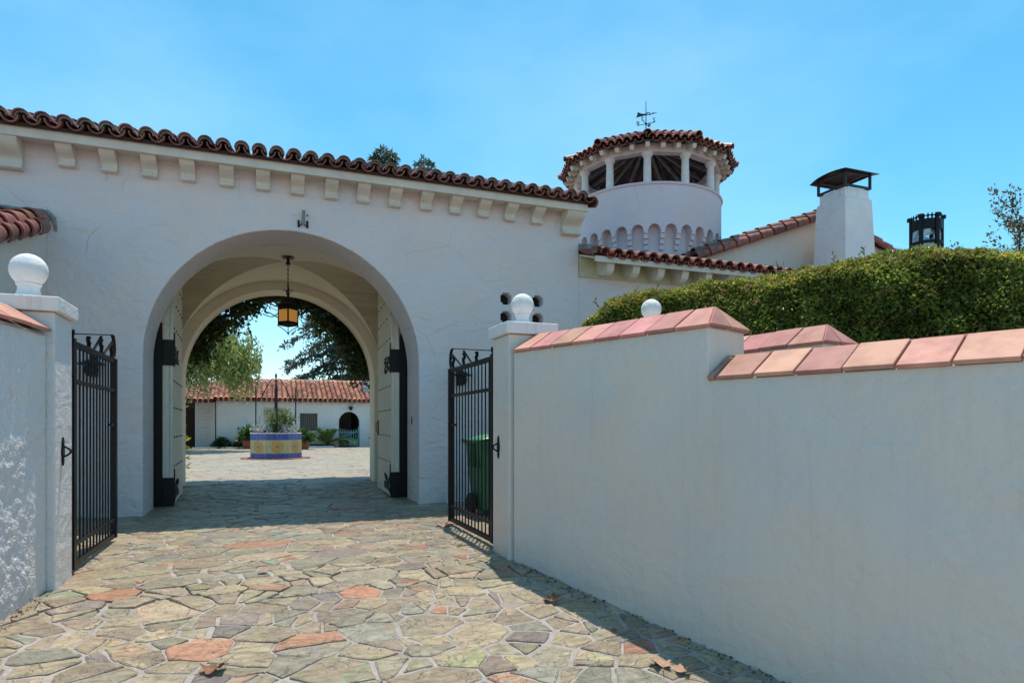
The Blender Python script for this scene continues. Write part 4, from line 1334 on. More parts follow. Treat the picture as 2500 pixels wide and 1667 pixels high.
mb = MB().tube([V2(-0.05, -0.02), V2(0.44, 0.155)], 0.009, 6)
mb.tube([V2(0.0, 0.05), V2(0.06, 0.10), V2(0.13, 0.11), V2(0.19, 0.07), V2(0.17, 0.03), V2(0.13, 0.05)], 0.010, 6)
mb.tube([V2(0.2, 0.065), V2(0.27, 0.09), V2(0.31, 0.14), V2(0.28, 0.15)], 0.010, 6)
mb.tube([V2(0.04, 0.01), V2(0.06, 0.05), V2(0.03, 0.05)], 0.008, 6)
mb.build('arrow', M_IRON, wv)
zc2 = AZ + 0.34
MB().lathe([(0.0, 0.03), (0.025, 0.015), (0.03, 0.0), (0.025, -0.015), (0.0, -0.03)], (VX, VY, zc2), 10).build('hub', M_IRON, wv)
d1 = (right * 0.9 - back * 0.43).normalized(); d2 = (right * 0.55 + back * 0.83).normalized()
LET = {'N': [(0, 0, 0, 1), (0, 1, .6, 0), (.6, 0, .6, 1)], 'S': [(0, .1, .5, 0), (.5, 0, .6, .3), (.6, .3, .05, .65), (.05, .65, .15, 1), (.15, 1, .6, .92)], 'E': [(0, 0, 0, 1), (0, 1, .55, 1), (0, .5, .45, .5), (0, 0, .55, 0)], 'W': [(0, 1, .2, 0), (.2, 0, .4, .7), (.4, .7, .6, 0), (.6, 0, .8, 1)]}
for dv, sgn, ch_, Ls in ((d1, -1, 'N', 0.21), (d1, 1, 'S', 0.21), (d2, 1, 'W', 0.21), (d2, -1, 'E', 0.21)):
    e = Vector((VX, VY, zc2)) + dv * sgn * Ls
    MB().tube([(VX, VY, zc2), tuple(e)], 0.008, 6).build('arm', M_IRON, wv)
    mb = MB()
    for (xa, za, xb, zb_) in LET[ch_]:
        o_ = e - dv * sgn * 0.02
        pa = o_ + right * ((xa - 0.3) * 0.075) + Vector((0, 0, 0.01 + za * 0.09)); pb = o_ + right * ((xb - 0.3) * 0.075) + Vector((0, 0, 0.01 + zb_ * 0.09))
        mb.tube([tuple(pa), tuple(pb)], 0.008, 5)
    mb.build('letter', M_IRON, wv)

# ---------------------------------------------------------------- iron post lantern behind the hedge
m, t, b = newmat('old_lantern_glass')
b.inputs['Base Color'].default_value = (0.55, 0.62, 0.68, 1); b.inputs['Roughness'].default_value = 0.25
tp_ = N(t, 'ShaderNodeBsdfTransparent'); tp_.inputs['Color'].default_value = (0.85, 0.9, 0.95, 1)
mx = N(t, 'ShaderNodeMixShader')
t.links.new(ramp(t, noise_tex(t, coords(t), 9, 3), 0.40, 0.60), mx.inputs[0])
t.links.new(b.outputs[0], mx.inputs[1]); t.links.new(tp_.outputs[0], mx.inputs[2]); t.links.new(mx.outputs[0], t.nodes['Material Output'].inputs[0])
M_LGLASS = m
px, py = 8.63, 6.33
pz0, pz1 = 3.38, 4.02
pl_ = thing('post_lantern', (px, py, 0), 'round black iron lantern with a fleur-de-lis crown rising behind the hedge', 'lantern')
MB().tube([(px, py, 0), (px, py, 0.5), (px, py, 3.36)], [0.09, 0.06, 0.05], 12).build('post', M_IRON, pl_)
LRd = 0.185
MB().lathe([(0.0, -0.1), (0.09, -0.09), (0.23, -0.02), (0.235, 0.02), (LRd, 0.03)], (px, py, pz0), 24).build('base', M_IRON, pl_, smooth=40)
MB().lathe([(LRd - 0.012, 0.05), (LRd - 0.012, 0.44)], (px, py, pz0), 24).build('glass', M_LGLASS, pl_, smooth=60)
for za, zb_ in ((0.0, 0.07), (0.235, 0.275), (0.43, 0.57)):
    MB().lathe([(LRd - 0.008, za), (LRd + 0.008, za), (LRd + 0.008, zb_), (LRd - 0.008, zb_), (LRd - 0.008, za)], (px, py, pz0), 24).build('band', M_IRON, pl_, smooth=40)
nr = 6
for k in range(nr):
    a = A0 + 0.35 + 2 * math.pi * k / nr
    M = Matrix.Translation((px, py, pz0)) @ Matrix.Rotation(a, 4, 'Z')
    MB().box((LRd - 0.01, -0.024, 0.0), (LRd + 0.02, 0.024, 0.60), M).box((LRd + 0.0, -0.03, 0.59), (LRd + 0.045, 0.03, 0.635), M).build('upright', M_IRON, pl_)
for k in range(24):
    a = A0 + 2 * math.pi * k / 24
    mb = MB()
    M = Matrix.Translation((px, py, pz0 + 0.565)) @ Matrix.Rotation(a, 4, 'Z')
    for poly in ([(0, 0), (0.008, 0), (0.012, 0.03), (0.03, 0.045), (0.012, 0.055), (0, 0.085), (-0.012, 0.055), (-0.03, 0.045), (-0.012, 0.03), (-0.008, 0)],):
        mb.prism(poly, [], lambda u_, z_, dd: tuple(M @ Vector((LRd - 0.004 + dd, u_, z_))), 0.0, 0.009)
    mb.build('fleuron', M_IRON, pl_)
mb = MB().lathe([(0.03, 0.0), (0.03, 0.22), (0.0, 0.25)], (px, py, pz0 + 0.03), 10); mb.build('lamp_holder', M_BLACK, pl_)

# ---------------------------------------------------------------- foliage helpers
def leaf_material(name, trans=0.35, rough=0.45, spec=0.35):
    m, t, b = newmat(name)
    a = N(t, 'ShaderNodeVertexColor'); a.layer_name = 'col'
    t.links.new(a.outputs['Color'], b.inputs['Base Color'])
    b.inputs['Roughness'].default_value = rough; b.inputs['Specular IOR Level'].default_value = spec
    tr = N(t, 'ShaderNodeBsdfTranslucent')
    hs = N(t, 'ShaderNodeHueSaturation'); hs.inputs['Value'].default_value = 1.5; hs.inputs['Hue'].default_value = 0.485
    t.links.new(a.outputs['Color'], hs.inputs['Color']); t.links.new(hs.outputs['Color'], tr.inputs['Color'])
    mx = N(t, 'ShaderNodeMixShader'); mx.inputs[0].default_value = trans
    t.links.new(b.outputs[0], mx.inputs[1]); t.links.new(tr.outputs[0], mx.inputs[2])
    t.links.new(mx.outputs[0], t.nodes['Material Output'].inputs[0])
    return m
M_LEAF = leaf_material('leaf')
M_GLOSSY = leaf_material('glossy_leaf', 0.35, 0.3, 0.5)

def leaf_mesh(name, P, D, size, width, cols, matr, rs, fold=0.25, vary=0.35, up=0.0, factor=None):
    """P (n,3) base points, D (n,3) leaf directions; rhombic leaves folded on the midrib"""
    n = len(P)
    P = np.asarray(P, float); D = np.asarray(D, float)
    D = D / (np.linalg.norm(D, axis=1, keepdims=True) + 1e-9)
    Q = rs.normal(size=(n, 3)) + np.array([0, 0, up])
    S = np.cross(D, Q); S /= (np.linalg.norm(S, axis=1, keepdims=True) + 1e-9)
    U = np.cross(S, D)
    L = (size * (1 + vary * rs.uniform(-1, 1, n)))[:, None]
    W = L * width
    V = np.empty((n, 4, 3))
    V[:, 0] = P
    V[:, 1] = P + D * L * 0.45 + S * W * 0.5 + U * W * fold
    V[:, 2] = P + D * L
    V[:, 3] = P + D * L * 0.45 - S * W * 0.5 + U * W * fold
    idx = np.arange(n)[:, None] * 4
    T = np.concatenate([idx + np.array([[0, 1, 2]]), idx + np.array([[0, 2, 3]])], axis=1).reshape(-1, 3)
    me = bpy.data.meshes.new(name)
    me.vertices.add(n * 4); me.vertices.foreach_set('co', V.reshape(-1))
    me.loops.add(len(T) * 3); me.loops.foreach_set('vertex_index', T.reshape(-1).astype(np.int32))
    me.polygons.add(len(T)); me.polygons.foreach_set('loop_start', (np.arange(len(T)) * 3).astype(np.int32))
    me.polygons.foreach_set('loop_total', np.full(len(T), 3, np.int32))
    me.update(calc_edges=True)
    cols = np.asarray(cols, float)
    ci = rs.integers(0, len(cols), n)
    c = cols[ci] * rs.uniform(0.75, 1.25, (n, 1))
    if factor is not None: c = c * np.asarray(factor)[:, None]
    c4 = np.concatenate([np.repeat(c, 4, axis=0), np.ones((n * 4, 1))], axis=1).astype(np.float32)
    at = me.color_attributes.new('col', 'FLOAT_COLOR', 'POINT'); at.data.foreach_set('color', c4.ravel())
    me.materials.append(matr); me.validate()
    return me

def sphere_dirs(n, rs):
    v = rs.normal(size=(n, 3)); return v / np.linalg.norm(v, axis=1, keepdims=True)

def clump_points(centers, radii, per, rs, shell=0.6):
    P, D = [], []
    for c, r in zip(centers, radii):
        d = sphere_dirs(per, rs)
        rad = (shell + (1 - shell) * rs.uniform(0, 1, (per, 1)) ** 0.7)
        P.append(np.asarray(c) + d * rad * np.asarray(r)); D.append(d + rs.normal(0, 0.7, d.shape))
    return np.concatenate(P), np.concatenate(D)

M_BARK = mat('bark', (0.09, 0.07, 0.055), (0.045, 0.036, 0.03), 12, 0.9, bumps=((18, 0.03),))

# ---------------------------------------------------------------- clipped hedge
rs = np.random.default_rng(3)
hg = thing('hedge', (5.6, 5.1, 0), 'big clipped green hedge filling the right side behind the boundary wall', 'hedge')
H0, H1 = np.array([3.42, 7.07]), np.array([8.9, 2.26])
hd_ = (H1 - H0) / np.linalg.norm(H1 - H0); HL = np.linalg.norm(H1 - H0)
hn_ = np.array([-hd_[1], hd_[0]])                                     # away from the driveway: check sign
if hn_[0] < 0: hn_ = -hn_
TOPS = [(0.0, 2.26), (0.04, 2.38), (0.09, 2.50), (0.15, 2.62), (0.31, 2.66), (0.40, 2.73), (0.50, 2.83), (0.57, 2.78), (0.63, 2.63), (0.73, 2.45), (1.0, 2.35)]
def hedge_surface(u, ph, shrink=0.0):
    """u 0..1 along, ph 0..pi over the section"""
    top = np.interp(u, [a for a, _ in TOPS], [b_ for _, b_ in TOPS])
    endf = np.clip(u / 0.09, 0, 1); endf = np.sqrt(np.clip(1 - (1 - endf) ** 2, 0.02, 1))
    hw_ = (0.72 - shrink) * (0.35 + 0.65 * endf)
    c, s_ = np.cos(ph), np.sin(ph)
    pw = 0.45
    across = -np.sign(c) * np.abs(c) ** pw * hw_
    z = np.abs(s_) ** pw * (top - shrink) * (0.45 + 0.55 * endf)
    xy = H0[None, :] + np.outer(u * HL, hd_) + across[:, None] * hn_[None, :]
    return np.column_stack([xy, z])
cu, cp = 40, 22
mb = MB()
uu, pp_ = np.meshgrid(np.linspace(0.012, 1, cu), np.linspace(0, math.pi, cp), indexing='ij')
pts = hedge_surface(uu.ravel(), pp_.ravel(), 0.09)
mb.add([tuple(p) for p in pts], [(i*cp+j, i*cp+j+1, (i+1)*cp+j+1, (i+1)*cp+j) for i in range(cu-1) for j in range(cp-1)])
mb.build('shade_core', mat('hedge_shade', (0.012, 0.018, 0.008), (0.03, 0.03, 0.014), 30, 0.9, bumps=((40, 0.05),)), hg)  # dark inner shell: the shade deep in the hedge put into its colour
n = 150000
u = rs.uniform(0, 1, n); ph = rs.uniform(0.0, 1.0, n)
ph = np.where(rs.uniform(0, 1, n) < 0.75, 0.25 + 1.75 * ph, math.pi * ph)
P = hedge_surface(u, ph)
e1 = hedge_surface(np.clip(u + 0.004, 0, 1), ph) - hedge_surface(np.clip(u - 0.004, 0, 1), ph)
e2 = hedge_surface(u, ph + 0.02) - hedge_surface(u, ph - 0.02)
nr_ = np.cross(e1, e2); nr_ /= np.linalg.norm(nr_, axis=1, keepdims=True) + 1e-9
mid3 = np.column_stack([H0[None, :] + np.outer(u * HL, hd_), np.full(n, 1.2)])
sg = np.sign(np.sum(nr_ * (P - mid3), axis=1)); nr_ *= sg[:, None]
keep_ = P[:, 2] > 0.9
P, nr_ = P[keep_], nr_[keep_]; n = len(P)
lump = np.array([0.085 * noise.noise(Vector(p * 1.8)) + 0.06 * noise.noise(Vector(p * 5.0)) for p in P])
tone = np.array([1.0 + 0.55 * noise.noise(Vector(p * 2.6 + np.array([7., 3., 1.]))) + 0.4 * noise.noise(Vector(p * 7.0)) for p in P]).clip(0.45, 1.7)
dep = -rs.exponential(0.028, n) + 0.012
P = P + nr_ * (lump + dep)[:, None]
outer = dep > 0.006
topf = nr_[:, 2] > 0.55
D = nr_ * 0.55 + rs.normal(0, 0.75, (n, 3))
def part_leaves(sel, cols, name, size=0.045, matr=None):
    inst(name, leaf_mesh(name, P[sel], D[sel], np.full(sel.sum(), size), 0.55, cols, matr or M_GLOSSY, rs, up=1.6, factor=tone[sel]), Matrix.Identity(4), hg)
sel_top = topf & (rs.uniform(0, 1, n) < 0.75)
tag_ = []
part_leaves(sel_top, [(0.28, 0.29, 0.05), (0.34, 0.33, 0.065), (0.20, 0.23, 0.04), (0.38, 0.28, 0.10), (0.15, 0.19, 0.035)], 'sunlit_shoots', 0.042)  # top leaves coloured lighter and yellower to paint in sunlight
red = (~sel_top) & (rs.uniform(0, 1, n) < 0.035)
part_leaves(red, [(0.20, 0.06, 0.035), (0.24, 0.12, 0.09), (0.15, 0.05, 0.03)], 'reddish_leaves', 0.036)
part_leaves((~sel_top) & (~red), [(0.125, 0.175, 0.034), (0.17, 0.215, 0.042), (0.085, 0.13, 0.028), (0.21, 0.235, 0.048)], 'leaves', 0.048)
for o_ in hg.children:
    if o_.name.startswith(('sunlit', 'reddish', 'leaves')): tag(o_, kind='stuff')
# loose sprigs standing proud of the top
tw_ = MB()
SP, SD = [], []
for k in range(110):
    u_ = rs.uniform(0, 1); p = hedge_surface(np.array([u_]), np.array([math.pi / 2 + rs.uniform(-.9, .5)]))[0]
    L_ = rs.uniform(0.06, 0.16)
    dv = np.array([rs.normal(0, .35), rs.normal(0, .35), 1.0]); dv /= np.linalg.norm(dv)
    tw_.tube([tuple(p - dv * 0.05), tuple(p + dv * L_)], [0.003, 0.0015], 4)
    for j in range(6):
        SP.append(p + dv * L_ * (0.3 + 0.7 * j / 5)); SD.append(dv * 0.5 + rs.normal(0, .6, 3))
tag(tw_.build('sprig_stems', M_BARK, hg), kind='stuff')
tag(inst('sprig_leaves', leaf_mesh('sprig_leaves', SP, SD, np.full(len(SP), 0.04), 0.5, [(0.10, 0.14, 0.03), (0.15, 0.12, 0.05), (0.22, 0.10, 0.06)], M_LEAF, rs), Matrix.Identity(4), hg), kind='stuff')

# ---------------------------------------------------------------- branching tree helper
def grow(mb, p, d, L, r, depth, rs, tips, spread=0.55, droop=0.0, nkids=3, seg=4, shrink=0.68):
    pts, rr = [p], [r]
    for k in range(seg):
        d = d + rs.normal(0, 0.10, 3) + np.array([0, 0, -droop])
        d = d / np.linalg.norm(d)
        p = p + d * L / seg
        pts.append(p); rr.append(r * (1 - 0.45 * (k + 1) / seg))
        if depth <= 1: tips.append((p, d))
    mb.tube([tuple(q) for q in pts], rr, 6 if depth > 1 else 4)
    if depth > 0:
        for _ in range(nkids):
            k = rs.integers(max(1, seg // 2), seg + 1)
            dd = d + rs.normal(0, spread, 3); dd /= np.linalg.norm(dd)
            grow(mb, pts[k], dd, L * shrink * rs.uniform(0.8, 1.15), rr[k] * 0.7, depth - 1, rs, tips, spread, droop, nkids, seg, shrink)

# sparse small-leaved tree at the right edge
rs = np.random.default_rng(12)
tr_ = thing('small_tree', (10.35, 6.25, 0), 'sparse bronze-green tree poking up at the far right above the hedge', 'tree')
mb = MB(); tips = []
base = np.array([11.2, 4.5, 0.0])
mb.tube([(10.40, 6.15, 0), (10.37, 6.2, 1.2), (10.35, 6.25, 2.4)], [0.09, 0.075, 0.06], 8)
for k in range(9):
    a = rs.uniform(0, 2 * math.pi)
    grow(mb, np.array([10.35, 6.25, 1.9 + 0.06 * k]), np.array([SC(a) * 0.85, SS(a) * 0.85, 0.9]), 1.05, 0.035, 3, rs, tips, 0.5, 0.0, 3)
mb.build('trunk', M_BARK, tr_)
TPs = np.array([q[0] for q in tips]); TD = np.array([q[1] for q in tips])
rep = 9
PP = np.repeat(TPs, rep, 0) + rs.normal(0, 0.035, (len(TPs) * rep, 3)); DD = np.repeat(TD, rep, 0) + rs.normal(0, 0.8, (len(TPs) * rep, 3))
tag(inst('crown', leaf_mesh('crown', PP, DD, np.full(len(PP), 0.055), 0.5, [(0.09, 0.11, 0.03), (0.14, 0.11, 0.05), (0.06, 0.085, 0.025), (0.18, 0.10, 0.05)], M_LEAF, rs), Matrix.Identity(4), tr_), kind='stuff')

# ---------------------------------------------------------------- cedars beyond the courtyard
def cedar(x, y, h, label, seed, low=2.6, spread=7.2, dens=1.0):
    rs = np.random.default_rng(seed)
    t_ = thing('cedar_tree', (x, y, 0), label, 'tree', 'cedars beyond the courtyard')
    mb = MB()
    mb.tube([(x, y, -0.2), (x + .1, y, h * 0.3), (x - .1, y + .1, h * 0.7), (x, y, h)], [0.42, 0.34, 0.16, 0.02], 9)
    P, D = [], []
    nb = int(70 * dens)
    for k in range(nb):
        f = (k + rs.uniform(0, .6)) / nb
        z0 = low + (h - low - 0.15) * f
        reach = spread * (1 - f) ** 0.75 * rs.uniform(0.65, 1.05) + 0.35
        a = k * 2.399 + rs.uniform(-.4, .4)
        dv = np.array([SC(a), SS(a), 0.0])
        pts, n_ = [], 12
        for j in range(n_ + 1):
            s_ = j / n_
            zz = z0 + reach * (0.22 * s_ - 0.42 * s_ * s_) + 0.06 * math.sin(j * 1.7 + k)
            pts.append(np.array([x, y, 0]) + dv * reach * s_ + np.array([-dv[1], dv[0], 0]) * 0.12 * reach * math.sin(s_ * 3 + k) * 0.4 + np.array([0, 0, zz]))
        mb.tube([tuple(q) for q in pts], [0.02 + 0.09 * (1 - f) * (1 - j / n_) for j in range(n_ + 1)], 5)
        # drooping branchlets with needle tufts
        nl_ = int(6 + reach * 8)
        for j in range(nl_):
            s_ = rs.uniform(0.25, 1.0)
            i_ = min(n_ - 1, int(s_ * n_)); fr_ = s_ * n_ - i_
            p = pts[i_] * (1 - fr_) + pts[i_ + 1] * fr_
            side = np.array([-dv[1], dv[0], 0]) * rs.choice([-1, 1])
            ld = side * rs.uniform(0.3, 1) + dv * rs.uniform(0.2, 1)
            ld /= np.linalg.norm(ld)
            ll = (0.35 + 0.09 * reach) * rs.uniform(0.6, 1.3) * (1.2 - 0.5 * s_)
            m_ = int(6 + ll * 9)
            for q in range(m_):
                e = q / m_
                pos = p + ld * ll * e + np.array([0, 0, -0.55 * ll * e * e * 1.5])
                P.append(pos + rs.normal(0, 0.03, 3)); D.append(ld * 0.6 + np.array([0, 0, -0.25]) + rs.normal(0, 0.55, 3))
    # leader tuft
    for q in range(90):
        e = rs.uniform(0, 1); a = rs.uniform(0, 6.28)
        P.append(np.array([x, y, h - 1.3 * e]) + np.array([SC(a), SS(a), 0]) * 0.45 * e * rs.uniform(0.3, 1)); D.append(np.array([SC(a), SS(a), 0.2]) + rs.normal(0, .3, 3))
    mb.build('trunk', M_BARK, t_)
    tag(inst('crown', leaf_mesh('crown', P, D, np.full(len(P), 0.29), 0.33, [(0.055, 0.085, 0.06), (0.075, 0.105, 0.075), (0.04, 0.065, 0.05), (0.09, 0.12, 0.075)], M_LEAF, rs), Matrix.Identity(4), t_), kind='stuff')
cedar(7.6, 44.1, 20.1, 'tall cedar seen through the arch, its narrow tip showing above the gatehouse roof', 31, 3.6, 7.7, 1.7)
cedar(10.9, 46.5, 20.9, 'second cedar whose flat tip shows above the roof right of the first', 32, 6.0, 6.5, 0.8)

# drooping pepper tree left in the courtyard
rs = np.random.default_rng(44)
pt_ = thing('pepper_tree', (-4.6, 30.6, 0), 'weeping olive-green pepper tree hanging over the left of the courtyard roof', 'tree')
mb = MB()
mb.tube([(-4.6, 30.6, -0.1), (-4.5, 30.65, 1.6), (-4.1, 30.7, 2.8)], [0.30, 0.24, 0.2], 9)
P, D = [], []
for k in range(80):
    a = rs.uniform(0, 2 * math.pi); rr = rs.uniform(0.3, 1) ** 0.6
    cen = np.array([-3.6, 30.8, 3.2])
    tgt = cen + np.array([SC(a) * 2.9 * rr, SS(a) * 2.4 * rr, 2.5 - 1.6 * rr * rr + rs.uniform(-.3, .35)])
    st_ = np.array([-4.1, 30.7, 2.75])
    mid = (st_ + tgt) / 2 + np.array([0, 0, 0.5])
    mb.tube([tuple(st_), tuple(mid), tuple(tgt)], [0.09, 0.05, 0.015], 5)
    for j in range(16):
        p0 = tgt + rs.normal(0, 0.42, 3); L_ = rs.uniform(0.5, 1.5) * (0.6 + 0.5 * rr)
        sw = rs.normal(0, 0.18, 3)
        for q in range(26):
            e = q / 26
            P.append(p0 + np.array([sw[0] * e, sw[1] * e, -L_ * e]) + rs.normal(0, 0.04, 3)); D.append(np.array([rs.normal(0, .6), rs.normal(0, .6), -0.7]))
mb.build('trunk', M_BARK, pt_)
tag(inst('crown', leaf_mesh('crown', P, D, np.full(len(P), 0.19), 0.36, [(0.22, 0.29, 0.08), (0.28, 0.34, 0.11), (0.15, 0.22, 0.06), (0.30, 0.33, 0.13)], M_LEAF, rs), Matrix.Identity(4), pt_), kind='stuff')

# climbing vine over the courtyard side of the passage
rs = np.random.default_rng(51)
vn = thing('climbing_vine', (CX, BY + 0.6, 0), 'dense dark leafy vine hanging over the far arch of the passage', 'vine')
mb = MB()
P, D, P2, D2 = [], [], [], []
def vine_curve(f, r):                                     # f 0..1 round the arch
    a = math.pi * (1.0 - f)
    return np.array([CX + r * SC(a), 0.0, 2.02 + r * SS(a)])
for k in range(90):
    f0 = rs.uniform(-0.02, 0.95); r0 = rs.uniform(1.42, 2.1); y0 = BY + rs.uniform(0.1, 1.15)
    pts = []
    for j in range(9):
        f = f0 + j * 0.018
        q = vine_curve(min(1.02, max(-0.02, f)), r0 + 0.10 * math.sin(j * 0.9 + k)); q[1] = y0 + 0.15 * math.sin(j + k)
        pts.append(tuple(q))
    mb.tube(pts, rs.uniform(0.006, 0.016), 4)
for k in range(24):                                       # thin hanging twigs
    f0 = rs.uniform(0.55, 0.98); q = vine_curve(f0, rs.uniform(1.35, 1.6)); q[1] = BY + rs.uniform(0.1, 0.8)
    e = q + np.array([rs.normal(0, .2), 0.0, -rs.uniform(0.1, 0.4)])
    mb.tube([tuple(q), tuple((q + e) / 2 + rs.normal(0, .04, 3)), tuple(e)], [0.006, 0.005, 0.003], 4)
for sx, x_ in ((-1, CX - 2.2), (1, CX + 2.2)):
    mb.tube([(x_, BY + 0.15, -0.05), (x_ + 0.05, BY + 0.2, 1.5), (x_ - sx * 0.3, BY + 0.3, 2.9), (x_ - sx * 1.0, BY + 0.4, 3.9)], [0.06, 0.05, 0.04, 0.03], 6)
mb.build('stems', M_BARK, vn)
for k in range(230):                                      # leaf clumps in the thickness of the vine
    f = rs.uniform(0.06, 0.97); top = 1 - abs(f - 0.5) * 2
    inner = 1.66 + 0.07 * math.sin(f * 17) + 0.06 * math.sin(f * 41)
    if f < 0.45: inner -= 0.26 * math.sin(max(0, f) / 0.45 * math.pi)
    if f > 0.60: inner -= 0.30 * math.sin((f - 0.60) / 0.42 * math.pi)
    r0 = inner + (2.35 - inner) * rs.uniform(0, 1) ** 1.3
    q = vine_curve(min(1, max(0, f)), r0); q[1] = BY + rs.uniform(0.10, 0.65)
    if f < 0 or f > 1: q[2] += (f if f < 0 else 1 - f) * 12
    n_ = 55
    P.append(q + rs.normal(0, 0.10, (n_, 3))); D.append(rs.normal(0, 0.7, (n_, 3)) + np.array([0, 0, -0.35]))
P, D = np.concatenate(P), np.concatenate(D)
ok = P[:, 1] > BY + 0.03
P, D = P[ok], D[ok]
tag(inst('leaves', leaf_mesh('leaves', P, D, np.full(len(P), 0.095), 0.62, [(0.035, 0.06, 0.015), (0.05, 0.085, 0.02), (0.025, 0.045, 0.012), (0.07, 0.11, 0.025)], M_LEAF, rs), Matrix.Identity(4), vn), kind='stuff')
mb = MB()                                                 # flat thatch of old growth above, shading the threshold
vsx = [(-2.2, 3.86), (3.0, 3.86), (3.0, 4.25), (-2.2, 4.25)]
P3 = np.column_stack([rs.uniform(-2.4, 3.1, 9000), rs.uniform(BY + 0.05, BY + 1.45, 9000), rs.uniform(3.72, 4.3, 9000)])
D3 = rs.normal(0, 1, (9000, 3)) * np.array([1, 1, 0.4])
tag(inst('upper_leaves', leaf_mesh('upper_leaves', P3, D3, np.full(len(P3), 0.12), 0.7, [(0.05, 0.09, 0.02), (0.07, 0.12, 0.028)], M_LEAF, rs), Matrix.Identity(4), vn), kind='stuff')
mb = MB()
for k in range(6):
    mb.bar((-2.4, BY + 0.1 + 0.25 * k, 3.80), (3.1, BY + 0.1 + 0.25 * k, 3.80), 0.04, 0.05)
for x_ in (-2.3, 3.0):
    mb.bar((x_, BY + 0.003, 3.75), (x_, BY + 1.45, 3.75), 0.06, 0.06)
mb.build('trellis', M_DKWOOD, vn)

# ---------------------------------------------------------------- courtyard house
HY = 34.6
hs_ = thing('courtyard_house', (1, HY, 0), 'low white house with red tile roof across the far side of the courtyard', 'house')
M_HOUSE = stucco('house_stucco', (0.74, 0.74, 0.74), trowel=0.03, fine=0.003)
arch_o = [(4.14 - 0.53, -0.05)] + [(4.14 - 0.53 * SC(math.pi * k / 16), 1.30 + 0.55 * SS(math.pi * k / 16)) for k in range(17)] + [(4.14 + 0.53, -0.05)]
door_h = [(0.06, 0.0), (0.89, 0.0), (0.89, 1.93), (0.06, 1.93)]
win_h = [(1.66, 0.84), (2.56, 0.84), (2.56, 1.77), (1.66, 1.77)]
outl = [(-2.3, -0.05), (0.06, -0.05), (0.06, 1.93), (0.89, 1.93), (0.89, -0.05)] + arch_o + [(12, -0.05), (12, 2.42), (-2.3, 2.42)]
MB().prism(outl, [win_h], XZ(HY), 0.0, 0.3).build('wall', M_HOUSE, hs_)
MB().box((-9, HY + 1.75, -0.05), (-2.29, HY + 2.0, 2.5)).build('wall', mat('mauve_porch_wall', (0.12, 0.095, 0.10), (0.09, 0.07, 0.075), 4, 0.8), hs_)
MB().box((-2.3, HY + 0.302, -0.05), (-2.05, HY + 1.748, 2.5)).build('wall', M_HOUSE, hs_)
MB().box((-9, HY + 5.0, -0.05), (12, HY + 5.2, 2.5)).build('wall', M_HOUSE, hs_)
MB().box((3.35, HY + 0.302, -0.05), (3.5, HY + 4.99, 2.5)).build('wall', M_HOUSE, hs_)
MB().box((4.85, HY + 0.302, -0.05), (5.0, HY + 4.99, 2.5)).build('wall', mat('passage_brown', (0.20, 0.15, 0.12), (0.15, 0.11, 0.09), 5, 0.8), hs_)
SLH = R(22)
uph = Vector((0, SC(SLH), SS(SLH)))
EZH, EYH = 2.37, HY - 0.28
deck_l = 2.95
for xa, xb, dz in ((-2.25, 12.1, 0.0), (-9.0, -2.27, -0.10)):
    a = Vector((xa, EYH, EZH + dz)); b2 = Vector((xb, EYH, EZH + dz))
    MB().slab([a, b2, b2 + uph * deck_l, a + uph * deck_l], 0.04, (0, 0, -1)).build('roof_deck', M_DKWOOD, hs_)
    bk, bk2 = a + uph * deck_l, b2 + uph * deck_l
    MB().slab([bk, bk2, bk2 + Vector((0, 2.9, -1.3)), bk + Vector((0, 2.9, -1.3))], 0.04, (0, 0, -1)).build('roof_deck', M_DKWOOD, hs_)
rng = random.Random(77)
HCOVER = barrel_mesh('roof_tile', 0.46, 0.115, 0.095, 0.02, M_OLDTILE, 6)
HPAN = barrel_mesh('roof_tile', 0.46, 0.115, 0.10, 0.02, M_OLDTILE, 5, flip=True)
def otint(rng):
    f = rng.uniform(0.6, 1.25); return (0.46 * f, 0.20 * f, 0.125 * f)
tile_roof(hs_, (-2.35, EYH - 0.06, EZH), (1, 0, 0), uph, 33, 8, 0.245, 0.36, HCOVER, None, 8, rng, lift=0.06)
tile_roof(hs_, (-2.35, EYH - 0.06, EZH), (1, 0, 0), uph, 58, 8, 0.245, 0.36, None, HPAN, 0, rng, lift=0.06, tint=otint)
tile_roof(hs_, (-2.35 + 33 * 0.245, EYH - 0.06, EZH), (1, 0, 0), uph, 24, 8, 0.245, 0.36, HCOVER, None, 0, rng, lift=0.06, tint=otint)
tile_roof(hs_, (-8.9, EYH - 0.06, EZH - 0.10), (1, 0, 0), uph, 27, 8, 0.245, 0.36, HCOVER, HPAN, 0, rng, lift=0.06, tint=otint)
rd = MB()
for k in range(46):
    rd.col = otint(rng)
    M = frame((-2.4 + 0.32 * k, EYH + SC(SLH) * deck_l, EZH + SS(SLH) * deck_l + 0.06 + rng.uniform(-.01, .01)), (0, 1, 0), (1, 0, 0), (0, 0, 1))
    rd.add([M @ v.co for v in HCOVER.vertices], [tuple(q.vertices) for q in HCOVER.polygons])
tag(rd.build('ridge_tiles', M_TILES, hs_), kind='stuff')
for i in range(17):
    x = -1.9 + 0.52 * i
    MB().box((x, HY - 0.14, 2.22), (x + 0.12, HY + 0.0015, 2.32)).build('rafter_end', M_WHITE, hs_)
pc = MB().box((5.0, HY + 0.9, 2.9), (5.9, HY + 1.7, 3.62)); pc.build('parapet_block', M_HOUSE, hs_)
for k in range(4):
    inst('coping_tile', HCOVER, frame((5.0 + 0.24 * k, HY + 0.85, 3.62), (1, 0, 0), (0, 1, 0), (0, 0, 1)), hs_)
